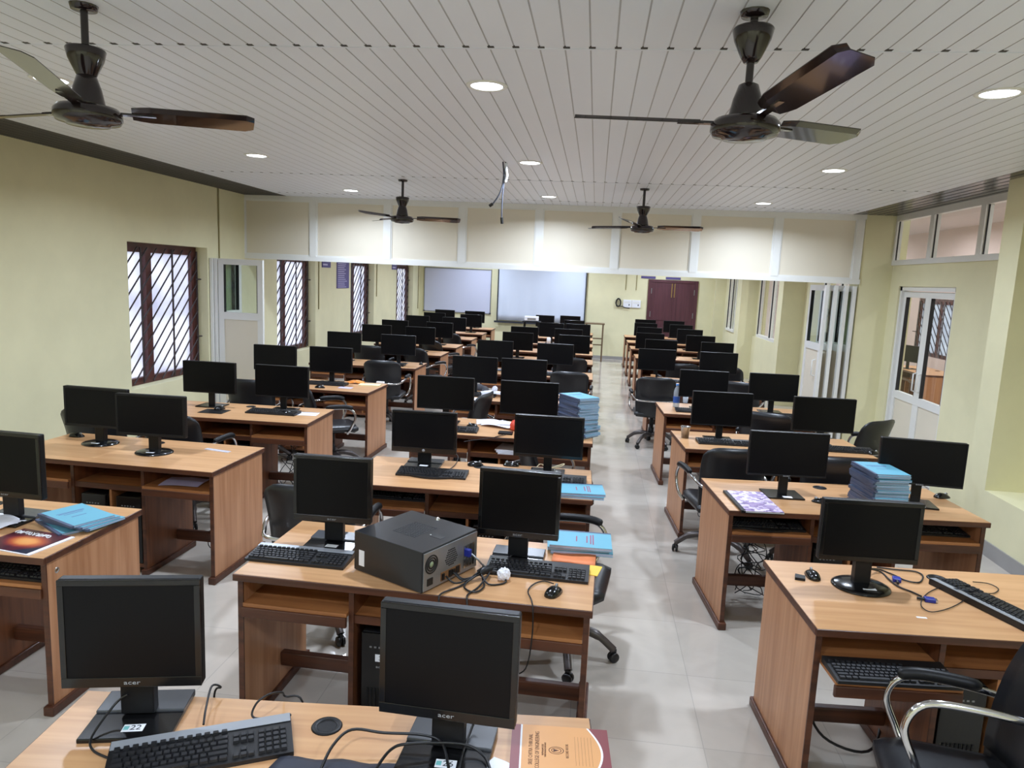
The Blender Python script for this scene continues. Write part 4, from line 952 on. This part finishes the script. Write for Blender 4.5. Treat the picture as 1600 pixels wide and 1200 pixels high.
for i in range(11):
    cx = -.135+i*.018; tt.tube(smooth_path([(cx+.010*math.cos(k*.9+i), .066+.012*math.sin(k*.9+i*2), .0055) for k in range(6)], 3), .0024, 5)
part('title_script', tt, WHITE, o, 'white curly title script')
def paper(x, y, z, a, w, d, label, lift=.02, name='paper_sheet', m=PAPER, fold=1.0):
    rows = []
    for i in range(9):
        rows.append([(w*(j/8-.5), d*(i/8-.5), .0006+lift*abs(math.sin(2.1*j/8*fold+1.3*i/8))*(.35+.65*(i/8)*(j/8))+lift*.25*(1+math.sin(5*j/8+4*i/8))*.5) for j in range(9)])
    return tag(link(name, MB().sheet(rows, (0, 0, -.0005), smooth=False).mesh(name, m), None, Matrix.Translation((x, y, z)) @ Matrix.Rotation(R(a), 4, 'Z')), label, 'paper')
q = on(22, 806, .76); paper(q.x-.03, q.y-.085, .75, -15, .26, .14, 'loose folded white paper before monitor on nearest left desk', .035)
paper(-.195, 1.66, .75, -30, .09, .15, 'crumpled white paper slip beside monitor 26', .02)
q = on(482, 647); paper(q.x-.02, q.y, .75, 8, .21, .15, 'flat white paper under the mouse on third left desk', .002)
q = on(782, 664); paper(q.x, q.y-.05, .75, -20, .28, .2, 'rumpled white papers on fourth middle desk', .05); paper(q.x-.1, q.y+.05, .75, 10, .24, .18, 'second rumpled white sheet on fourth middle desk, further left', .03)
q = on(770, 618); paper(q.x, q.y, .75, 15, .26, .2, 'rumpled white paper on fifth middle desk', .07); ball(q.x+.02, q.y+.0, .80, .03, 'white crumpled paper on top of papers on fifth middle desk')
q = on(750, 622); paper(q.x-.1, q.y-.1, .75, 5, .3, .16, 'flat bluish paper at front of fifth middle desk', .008)
q = on(752, 609); tag(link('cloth_bag', MB().sheet([[(.14*(j/8-.5)*2, .09*(i/8-.5)*2, .002+.06*max(0, 1-((j/4-1)**2+(i/4-1)**2))**.5+.008*math.sin(j*2+i)) for j in range(9)] for i in range(9)], (0, 0, -.0015)).mesh('cloth_bag', mat('bag_grey', srgb(52, 52, 60), .7, vary=.15)), None, Matrix.Translation((q.x-.05, q.y, .75))), 'small dark grey bag on fifth middle desk', 'bag')
q = deskpt('M4', .08, -.16, .595)
for i in range(3): tag(link('paper_pile', MB().box(-.105, .105, -.12, .12, 0, .012, c=.001).mesh('paper_pile', PAPER), None, Matrix.Translation((q.x, q.y, q.z+i*.0125)) @ Matrix.Rotation(R(6-7*i), 4, 'Z')), 'white paper bundle on shelf under fourth middle desk, %s' % ['lowest', 'middle one', 'topmost'][i], 'paper', 'paper bundles under the fourth middle desk')
q = on(800, 672); tag(link('red_pouch', MB().lathe([(.0001, .09), (.03, .085), (.05, .05), (.048, .01), (.0001, 0)], 20).mesh('red_pouch', mat('pouch_red', srgb(205, 70, 50), .4, vary=.1)), None, Matrix.Translation((q.x+.03, q.y, .75))), 'bright red pouch half hidden beside papers, fourth middle desk', 'pouch')
q = on(790, 678); tag(link('card_reader', MB().box(-.06, .06, -.04, .04, 0, .018, c=.004).mesh('card_reader', PLAST), None, Matrix.Translation((q.x, q.y, .75))), 'small flat black box in front of papers, fourth middle desk', 'box')
# orange envelope and yellow cover on second middle desk
o = thing('file_folder', 'worn orange paper folder right of keyboard on second middle desk', 'folder', (-.025, 3.215, .75), R(-2))
part('cover', MB().sheet([[(.10*(j/5-.5)*2, .075*(i/5-.5)*2, .006+.003*math.sin(j+i)) for j in range(6)] for i in range(6)], (0, 0, -.004)), mat('folder_orange', srgb(222, 130, 82), .6, vary=.15, scale=14), o)
tag(link('envelope', MB().box(-.055, .06, -.055, .055, 0, .003).mesh('envelope', mat('envelope_yellow', srgb(238, 196, 70), .6, vary=.06)), None, Matrix.Translation((.035, 3.09, .75)) @ Matrix.Rotation(R(-12), 4, 'Z')), 'yellow envelope under end of keyboard on second middle desk', 'envelope')
# certificate cover on nearest middle desk
BUFF = mat('record_buff', srgb(216, 156, 96), .45, vary=.06, scale=8); MAROON = mat('record_maroon', srgb(130, 62, 66), .4, vary=.08)
o = thing('record_book', 'maroon and buff record book with printed cover at front right', 'book', (-.02, 1.795, .75), R(-86)); o.scale = (.75, 1, 1)
part('pages', MB().box(-.14, .14, -.135, .125, 0, .012), PAPER, o)
part('maroon_cover', MB().box(-.142, .142, -.137, .135, .012, .0135), MAROON, o)
arc = [(-.142+.284*i/16, .075+.035*math.sin(math.pi*i/16)) for i in range(17)]
part('white_band', MB().prism([(.142, -.112), (-.142, -.112)][::-1][::-1]+[(x, y+.006) for x, y in arc], .0135, .0139), WHITE, o)
part('buff_panel', MB().prism([(.142, -.107), (-.142, -.107)]+arc, .0139, .0143), BUFF, o)
def ln(txt, y, s, w=1.0): return textmesh(txt, s, mat('record_ink', srgb(92, 58, 44), .7, vary=.05), ext=.0002, M=Matrix.Translation((0, y, .0145)) @ Matrix.Rotation(R(180), 4, 'Z') @ Matrix.Scale(w, 4, (1, 0, 0)))
link('lettering', ln('SREE CHITRA THIRUNAL', -.082, .0155), o); link('lettering', ln('COLLEGE OF ENGINEERING', -.064, .0165), o)
link('lettering', ln('PAPPANAMCODE', -.049, .008), o); link('lettering', ln('THIRUVANANTHAPURAM', -.042, .007), o); link('lettering', ln('RECORD BOOK', .018, .011), o)
em = MB()
for rr in (.012, .019): em.lathe([(rr, 0), (rr, .0003), (rr+.002, .0003), (rr+.002, 0)], 24, Matrix.Translation((0, -.012, .0143)))
em.prism([(-.008, -.02), (.008, -.02), (0, -.004)], .0143, .0146)
part('crest', em, mat('record_ink', (0, 0, 0)), o)
fm = MB()
for i in range(6): fm.box(-.085, .075, .04+i*.009, .0405+i*.009, .0143, .0145)
part('ruled_lines', fm, mat('record_ink', (0, 0, 0)), o)
# dark cloth at the near edge
rows = [[(.19*(j/14-.5)*2*(1-.12*(i/8)**3), .09*(i/8-.5)*2, .004+.035*math.sin(math.pi*min(1, .1+j/14*.9))*(1-(i/8)**2*.9)+.004*math.sin(j*1.1+i*.8)) for j in range(15)] for i in range(9)]
tag(link('cloth_bag', MB().sheet(rows, (0, 0, -.003)).mesh('cloth_bag', mat('bag_navy', srgb(44, 48, 62), .6, vary=.12, scale=30)), None, Matrix.Translation((-.585, 1.575, .75)) @ Matrix.Rotation(R(4), 4, 'Z')), 'dark blue-grey cloth bag at front edge of nearest middle desk', 'bag')
# items on right desks
o = thing('file_folder', 'folder with lilac patchwork pattern and black spine, second right desk', 'folder', (1.025, 4.325, .75), R(5.5))
def patch():
    mm = bpy.data.materials.new('patchwork'); mm.use_nodes = True; t = mm.node_tree; b = t.nodes['Principled BSDF']; b.inputs['Roughness'].default_value = .4
    tc = t.nodes.new('ShaderNodeTexCoord'); v = t.nodes.new('ShaderNodeTexVoronoi'); v.distance = 'CHEBYCHEV'; v.inputs['Scale'].default_value = 42; v.inputs['Randomness'].default_value = .6
    rp = t.nodes.new('ShaderNodeValToRGB'); rp.color_ramp.interpolation = 'CONSTANT'; e = rp.color_ramp.elements
    e[0].color = srgb(228, 216, 238); e[1].position = .8; e[1].color = srgb(112, 92, 140)
    for p, c in ((.3, (178, 158, 196)), (.5, (214, 200, 226)), (.65, (150, 128, 172))): k = e.new(p); k.color = srgb(*c)
    t.links.new(tc.outputs['Object'], v.inputs['Vector']); t.links.new(v.outputs['Color'], rp.inputs['Fac']); t.links.new(rp.outputs[0], b.inputs['Base Color']); return mm
part('cover', MB().box(-.115, .115, -.20, .20, .012, .0145), patch(), o); part('pages', MB().box(-.11, .118, -.196, .196, .002, .012), PAPER, o); part('spine', MB().box(-.13, -.105, -.2, .2, 0, .0152, c=.002), PLAST, o)
part('back_cover', MB().box(-.115, .117, -.2, .2, 0, .002), PLAST, o)
q = on(1070, 684); o = thing('steel_cup', 'small shiny steel tumbler at corner of third right desk', 'cup', (q.x, q.y, .75))
part('body', MB().lathe([(.0001, .003), (.028, .003), (.0385, .098), (.042, .1), (.0425, .096), (.0395, .094), (.031, 0), (.0001, 0)], 28), STEEL, o)
PET = mat('bottle_plastic', srgb(214, 226, 236), .08, vary=.04); PET.node_tree.nodes['Principled BSDF'].inputs['Alpha'].default_value = .38
q = on(1056, 636); o = thing('water_bottle', 'clear plastic water bottle with blue label and cap, fourth right desk', 'bottle', (q.x, q.y, .75))
part('body', MB().lathe([(.0001, 0), (.03, 0), (.034, .006), (.034, .11), (.032, .12), (.034, .13), (.033, .17), (.022, .205), (.013, .22), (.013, .232)], 28), PET, o)
part('label', MB().lathe([(.0346, .05), (.0348, .052), (.0348, .115), (.0346, .117)], 28), mat('label_blue', srgb(50, 90, 170), .4, vary=.1), o, 'blue label'); part('cap', MB().lathe([(.015, .23), (.0155, .233), (.0155, .25), (.0001, .252)], 20), mat('cap_blue', srgb(90, 150, 220), .4, vary=.05), o, 'light blue cap')
part('water', MB().lathe([(.0001, .003), (.031, .004), (.032, .04), (.0001, .042)], 24), mat('water_tint', (.8, .88, .92, 1), .05, trans=.9), o)
q = on(1067, 630); tag(link('drinking_glass', MB().lathe([(.0001, .004), (.024, .004), (.031, .09), (.033, .09), (.026, 0), (.0001, 0)], 24).mesh('drinking_glass', PET), None, Matrix.Translation((q.x+.03, q.y+.04, .75))), 'clear drinking glass beside water bottle, fourth right desk', 'glass')
q = on(1000, 590); tag(link('wooden_block', MB().box(-.03, .03, -.03, .03, 0, .10, c=.003).mesh('wooden_block', WOOD_TOP), None, Matrix.Translation((.82, 9.52, .75))), 'pale upright wooden block at aisle end of fifth right desk', 'block')
q = on(1249, 904); tag(link('plastic_cap', MB().prism([(-.025, -.02), (.018, -.027), (.028, .012), (-.012, .028)], 0, .012).mesh('plastic_cap', PLAST), None, Matrix.Translation((q.x, q.y, .75))), 'small black square plastic piece beside mouse, nearest right desk', 'plastic piece')
def vga(x, y, a, label):
    o = thing('video_plug', label, 'plug', (x, y, .75), R(a), 'blue video plugs')
    part('shell', MB().box(-.022, .02, -.017, .017, 0, .016, c=.003), VGABLUE, o); part('contact', MB().box(.02, .028, -.013, .013, .003, .013), STEEL, o)
    part('strain_relief', MB().tube([(-.05, 0, .008), (-.022, 0, .008)], .006, 8), CABLE, o)
q1 = on(1401, 905, .758); vga(q1.x, q1.y, 75, 'blue video plug further back on nearest right desk'); q2 = on(1453, 937, .758); vga(q2.x, q2.y, -8, 'blue video plug further forward on nearest right desk')
Z = .7555
def dk(px, py, z=Z): q = on(px, py, z); return (q.x, q.y, z)
cable([dk(1352, 888, .8), dk(1375, 893), dk(1390, 906), dk(1405, 917), dk(1425, 925), dk(1440, 932)], .004, 'black video cable running to front blue plug, nearest right desk')
cable([dk(1358, 888, .8), dk(1375, 890), dk(1398, 899, .757), dk(1415, 907), dk(1436, 910), dk(1442, 900), dk(1430, 893), dk(1400, 890), dk(1370, 886)], .0035, 'black video cable looping round rear blue plug, nearest right desk')
cable([dk(1530, 920, .758), dk(1495, 945), dk(1460, 956), dk(1442, 950), dk(1440, 938), dk(1452, 925), dk(1475, 917, .758), dk(1500, 921, .785), dk(1530, 925, .785)], .0022, 'thin black keyboard cord looping at front, nearest right desk')
cable([dk(1520, 909, .758), dk(1545, 912), dk(1560, 920), dk(1552, 927), dk(1530, 926, .775)], .0022, 'thin black cord looping behind keyboard, nearest right desk')
tag(link('white_sticker', MB().box(-.02, .02, -.006, .006, 0, .0006).mesh('white_sticker', WHITE), None, Matrix.Translation((on(1440, 965).x, on(1440, 965).y, .7501))), 'scrap of white label stuck on nearest right desk', 'sticker')
# cables on nearest middle desk
cable([dk(455, 1117, .775), dk(398, 1122, .765), dk(400, 1100, .785), dk(420, 1085, .80), dk(440, 1082, .78), dk(446, 1088, .756), tuple(deskpt('M1', -.11, .36, .74)), tuple(deskpt('M1', -.11, .362, .55))], .0032, 'black cord arching over back of keyboard below monitor 22')
cable([dk(318, 1132, .775), dk(322, 1105, .79), dk(331, 1072, .79), dk(345, 1074, .772), tuple(deskpt('M1', -.38, .36, .745)), tuple(deskpt('M1', -.38, .362, .55))], .0032, 'black cord rising from behind keyboard, left one')
cable([dk(170, 1185, .758), dk(145, 1172, .758), dk(144, 1150, .77), dk(180, 1100, .81), dk(200, 1085, .84)], .0032, 'black cord curving at left corner of nearest middle desk')
cable([dk(500, 1205, .79), dk(520, 1165, .805), dk(550, 1140, .81), dk(600, 1145, .80), dk(660, 1148, .80), dk(690, 1160, .79), dk(700, 1195, .78), dk(702, 1215, .78)], .004, 'black cable looping across desk before monitor 26, higher loop')
cable([dk(585, 1205, .79), dk(610, 1172, .80), dk(640, 1162, .80), dk(720, 1162, .79), dk(755, 1180, .775), dk(768, 1210, .77)], .004, 'black cable looping across desk before monitor 26, lower loop')
cable([dk(715, 1215, .765), dk(722, 1180, .768), dk(738, 1135, .79), dk(745, 1120, .81)], .0035, 'black cable dropping in front of monitor 26 base')
# third middle desk cords
cable([dk(700, 735, .76), dk(712, 725), dk(715, 712), dk(700, 702), dk(690, 700)], .003, 'thin cord behind curved keyboard, third middle desk')
BEIGE = mat('cable_beige', srgb(206, 190, 150), .5, vary=.05)
cable([dk(838, 731), dk(845, 725, .77), dk(858, 732), dk(876, 729, .77), dk(880, 725), dk(848, 736)], .0035, 'beige cord under right monitor of third middle desk', BEIGE)
cable([dk(725, 690, .757), dk(780, 682, .757), dk(795, 677, .757), dk(770, 685, .757), tuple(deskpt('M4', .17, -.352, .74)), tuple(deskpt('M4', .17, -.356, .6))], .0025, 'thin cord hanging over front of fourth middle desk')
cable([dk(865, 912, .76), dk(850, 908), dk(835, 912), dk(825, 924), tuple(deskpt('M2', .52, -.35, .753)), tuple(deskpt('M2', .525, -.358, .62)), tuple(deskpt('M2', .5, -.3, .45)), tuple(deskpt('M2', .43, -.2, .35))], .003, 'mouse cord hanging over front of second middle desk')
# cables under desks
def tangle(k, lx, ly, z0, n, label):
    mb = MB()
    for i in range(n):
        pts = []
        for j in range(7):
            pts.append(deskpt(k, lx+random.uniform(-.1, .1), ly+random.uniform(-.05, .05), max(.02, z0*(1-j/6)+random.uniform(-.06, .06))))
        mb.tube(smooth_path(pts, 4), .0035, 5)
    o = tag(link('cable_tangle', mb.mesh('cable_tangle', CABLE)), label, 'cables'); o['kind'] = 'stuff'
tangle('L2', .55, .12, .55, 7, 'tangle of black cables under bare-topped left desk')
tangle('R2', -.42, .18, .5, 8, 'tangle of black cables under second right desk')
tangle('M3', .33, .15, .5, 5, 'tangle of black cables under third middle desk')
tangle('R3', -.4, .15, .5, 5, 'tangle of black cables under third right desk')
tangle('L3', .4, .15, .5, 5, 'tangle of black cables under third left desk')
q = on(1352, 1096, 0)
o = thing('power_socket', 'white wall-style socket box on floor cable under nearest right desk', 'socket', (1.46, 3.35, .0), R(10))
part('plate', MB().box(-.045, .045, -.02, .02, 0, .13, c=.005), SW, o); part('socket_hole', MB().box(-.012, .012, -.022, -.019, .05, .08), INK, o)
cable([(1.05, 3.0, .6), (1.02, 3.0, .3), (1.1, 3.0, .12), (1.3, 3.02, .06), (1.42, 3.2, .12), (1.45, 3.325, .4), (1.44, 3.3, .58)], .006, 'thick black cable looping under nearest right desk')
# bits on left desks
q = on(285, 754, .63); q = deskpt('L2', .47, -.19, .614); paper(q.x, q.y, q.z, 5, .26, .18, 'open lilac booklet lying in right tray of bare-topped left desk', .02, 'booklet', mat('booklet_lilac', srgb(196, 190, 222), .6, vary=.05))
q = on(340, 704); tag(link('glass_ruler', MB().box(-.10, .10, -.018, .018, 0, .003).mesh('glass_ruler', mat('ruler_clear', srgb(206, 206, 216), .15, vary=.03)), None, Matrix.Translation((q.x, q.y, .75)) @ Matrix.Rotation(R(-12), 4, 'Z')), 'pale transparent ruler on bare-topped left desk', 'ruler')
q = on(556, 599); tag(link('food_packet', MB().sheet([[(.1*(j/6-.5)*2, .05*(i/6-.5)*2, .002+.035*max(0, 1-((j/3-1)**2+(i/3-1)**2)*.6)+.006*math.sin(3*j+2*i)) for j in range(7)] for i in range(7)], (0, 0, -.0015), False).mesh('food_packet', mat('packet_orange', srgb(228, 140, 52), .4, vary=.12)), None, Matrix.Translation((q.x, q.y, .75)) @ Matrix.Rotation(R(10), 4, 'Z')), 'crumpled orange packet on fourth left desk', 'packet')
q = on(578, 602); tag(link('booklet', MB().box(-.12, .12, -.07, .07, 0, .01).mesh('booklet', mat('booklet_cream', srgb(228, 214, 168), .6, vary=.05)), None, Matrix.Translation((q.x, q.y, .75)) @ Matrix.Rotation(R(5), 4, 'Z')), 'cream booklet at aisle end of fourth left desk', 'booklet')
q = on(540, 606); paper(q.x, q.y, .75, 0, .15, .1, 'small lilac paper on fourth left desk', .003, m=mat('booklet_lilac', srgb(196, 190, 222)))
q = on(597, 599); tag(link('eraser_box', MB().box(-.045, .045, -.02, .02, 0, .02, c=.003).mesh('eraser_box', WHITE), None, Matrix.Translation((q.x-.02, q.y, .75))), 'small white box at aisle corner of fourth left desk', 'box')
tag(link('metal_stud', MB().lathe([(.0001, .003), (.012, .002), (.014, 0)], 20, Matrix.Rotation(R(90), 4, 'Y')).mesh('metal_stud', STEEL), None, Matrix.Translation((deskpt('L1', .748, -.255, .66)))), 'round metal lock on side of nearest left desk', 'lock')
# far end: projector on stand, easel frame
o = thing('projector_table', 'small dark stand holding the white projector before screen', 'stand', (-1.45, 16.75, 0))
part('tabletop', MB().box(-.21, .21, -.18, .18, 1.02, 1.045, c=.004), PLAST, o)
for sx in (-1, 1):
    for sy in (-1, 1): part('leg', MB().tube([(sx*.16, sy*.13, 1.02), (sx*.2, sy*.17, 0)], .014, 6), PLAST, o)
part('brace', MB().box(-.17, .17, -.012, .012, .42, .45), PLAST, o)
o = thing('projector', 'white projector on dark stand in front of roll-down screen', 'projector', (-1.45, 16.72, 1.045), R(4))
part('body', MB().box(-.165, .165, -.12, .12, .015, .115, c=.012), SW, o); part('lens', MB().lathe([(.0001, .03), (.03, .03), (.034, 0)], 20, Matrix.Translation((.08, .12, .065)) @ Matrix.Rotation(R(-90), 4, 'X')), DK, o)
part('rear_ports', MB().box(-.1, .1, -.122, -.119, .035, .08), GREYM, o); part('foot', MB().box(-.14, -.12, -.1, .1, 0, .015).box(.12, .14, -.1, .1, 0, .015), DK, o)
FRM = mat('stand_wood', srgb(112, 92, 66), .5, vary=.12)
o = thing('lectern_frame', 'tall thin wooden open-frame stand at the back of middle aisle', 'stand', (.03, 18.45, 0))
for sx in (-1, 1):
    for sy in (-1, 1): part('leg', MB().box(sx*.21-.018, sx*.21+.018, sy*.14-.018, sy*.14+.018, 0, .95), FRM, o)
part('top', MB().box(-.25, .25, -.18, .18, .95, .98, c=.004), FRM, o)
for z in (.58, .42): part('rail', MB().box(-.21, .21, -.15, -.13, z, z+.03), FRM, o)
q = on(853, 532, .8); tag(link('white_jar', MB().lathe([(.0001, .14), (.03, .14), (.04, .125), (.04, 0), (.0001, 0)], 20).mesh('white_jar', WHITE), None, Matrix.Translation((-.87, 14.2, .75))), 'small white jar between far monitors of middle column', 'jar')

# ------------------------------------------------------------------ ceiling fans
FANB = mat('fan_brown', srgb(30, 19, 20), .16, vary=.1, coat=.4); FANM = mat('fan_blade', srgb(40, 28, 27), .12, metal=.35, vary=.05, coat=.5)
def blade_mesh():
    pts = []
    for i in range(15):
        v = i/14; x = .15+.45*v; hw = .060+.009*v
        if v > .94: hw *= 1-.35*((v-.94)/.06)**2
        if v < .12: hw *= .7+.3*v/.12
        tw = R(11)
        pts.append([(x, hw*u*math.cos(tw), -hw*u*math.sin(tw)+(.012*(-u-.72)/.28 if u < -.72 else 0)) for u in (-1, -.9, -.72, 0, 1)])
    return MB().sheet(pts, (0, 0, -.003), False).mesh('blade', FANM)
BLADE = blade_mesh()
ARM = MB().box(.10, .235, -.016, .016, -.004, .004).mesh('blade_arm', FANB)
def fan(x, y, label, angles, cup, zm=2.585, tilts=(0, 0, 0)):
    o = thing('ceiling_fan', label, 'fan', (x, y, ZC), 0, 'dark brown ceiling fans'); d = zm-ZC
    part('down_rod', MB().tube([(0, 0, 0), (0, 0, d+.13)], .0135, 12), FANB, o); part('ceiling_hook', MB().lathe([(.0001, -.02), (.045, -.018), (.05, 0)], 16), FANB, o)
    part('canopy', MB().lathe([(.0001, cup-.005), (.066, cup-.004), (.07, cup-.01), (.062, cup-.045), (.036, cup-.10), (.024, cup-.118), (.0001, cup-.118)], 28), FANB, o)
    part('motor_bell', MB().lathe([(.02, d+.15), (.034, d+.143), (.05, d+.095), (.06, d+.045), (.064, d+.025), (.0001, d+.025)], 28), FANB, o)
    part('motor', MB().lathe([(.0001, d+.03), (.105, d+.028), (.118, d+.012), (.12, d-.012), (.11, d-.028), (.08, d-.034), (.075, d-.04), (.0001, d-.045)], 36), FANB, o)
    for a, t in zip(angles, tilts):
        M = Matrix.Translation((0, 0, d+.012)) @ Matrix.Rotation(R(a), 4, 'Z') @ Matrix.Rotation(R(-t), 4, 'Y')
        b = link('blade', BLADE, o, M); link('blade_arm', ARM, b)
fan(-1.972, 2.65, 'brown ceiling fan with glossy blades at upper left', (30, 165, 286), -.15, tilts=(2, 0, 6))
fan(.487, 2.694, 'brown ceiling fan with glossy blades at upper right', (181, 288, 38), -.05, 2.595, tilts=(1, 7, 3))
fan(-2.03, 7.364, 'smaller-looking ceiling fan before the partition, left one', (16, 133, 245), -.17)
fan(.43, 7.506, 'smaller-looking ceiling fan before the partition, right one', (0, 152, 250), -.17, tilts=(0, 0, 3))
# cables dangling from the ceiling
BLG = mat('dangling_grey', srgb(58, 62, 74), .5, vary=.1)
o = thing('hanging_cables', 'loose cables dangling from ceiling before partition', 'cables', (-.824, 6.05, ZC))
part('cord', MB().tube(smooth_path([(0, 0, 0), (.01, 0, -.1), (.0, 0, -.2), (-.03, 0, -.28), (-.075, 0, -.345)], 5), .006, 6), BLG, o)
part('cord', MB().tube(smooth_path([(.02, .01, 0), (.015, .01, -.12), (.005, .01, -.3), (.005, .01, -.46)], 5), .0055, 6), BLG, o)
part('plug', MB().tube([(-.072, 0, -.34), (-.1, 0, -.36)], .013, 8), CABLE, o); part('plug', MB().tube([(.006, .01, -.45), (.012, .01, -.50)], .012, 8), CABLE, o)
part('tape_wrap', MB().tube(smooth_path([(.028, .0, -.01), (.03, 0, -.07), (.036, 0, -.11), (.025, 0, -.16)], 4), .011, 8), mat('tape_white', srgb(214, 222, 234), .4, vary=.08), o, 'pale tape wrap')
# next room furniture
o = spawn('desk', 'computer_desk', 'desk in the next room seen through the glazed door', 'desk', (5.75, 13.1, 0), R(-90))
spawn('wide', 'computer_monitor', 'monitor in the next room seen through the glazed door', 'monitor', (5.55, 13.25, .75), R(-70))
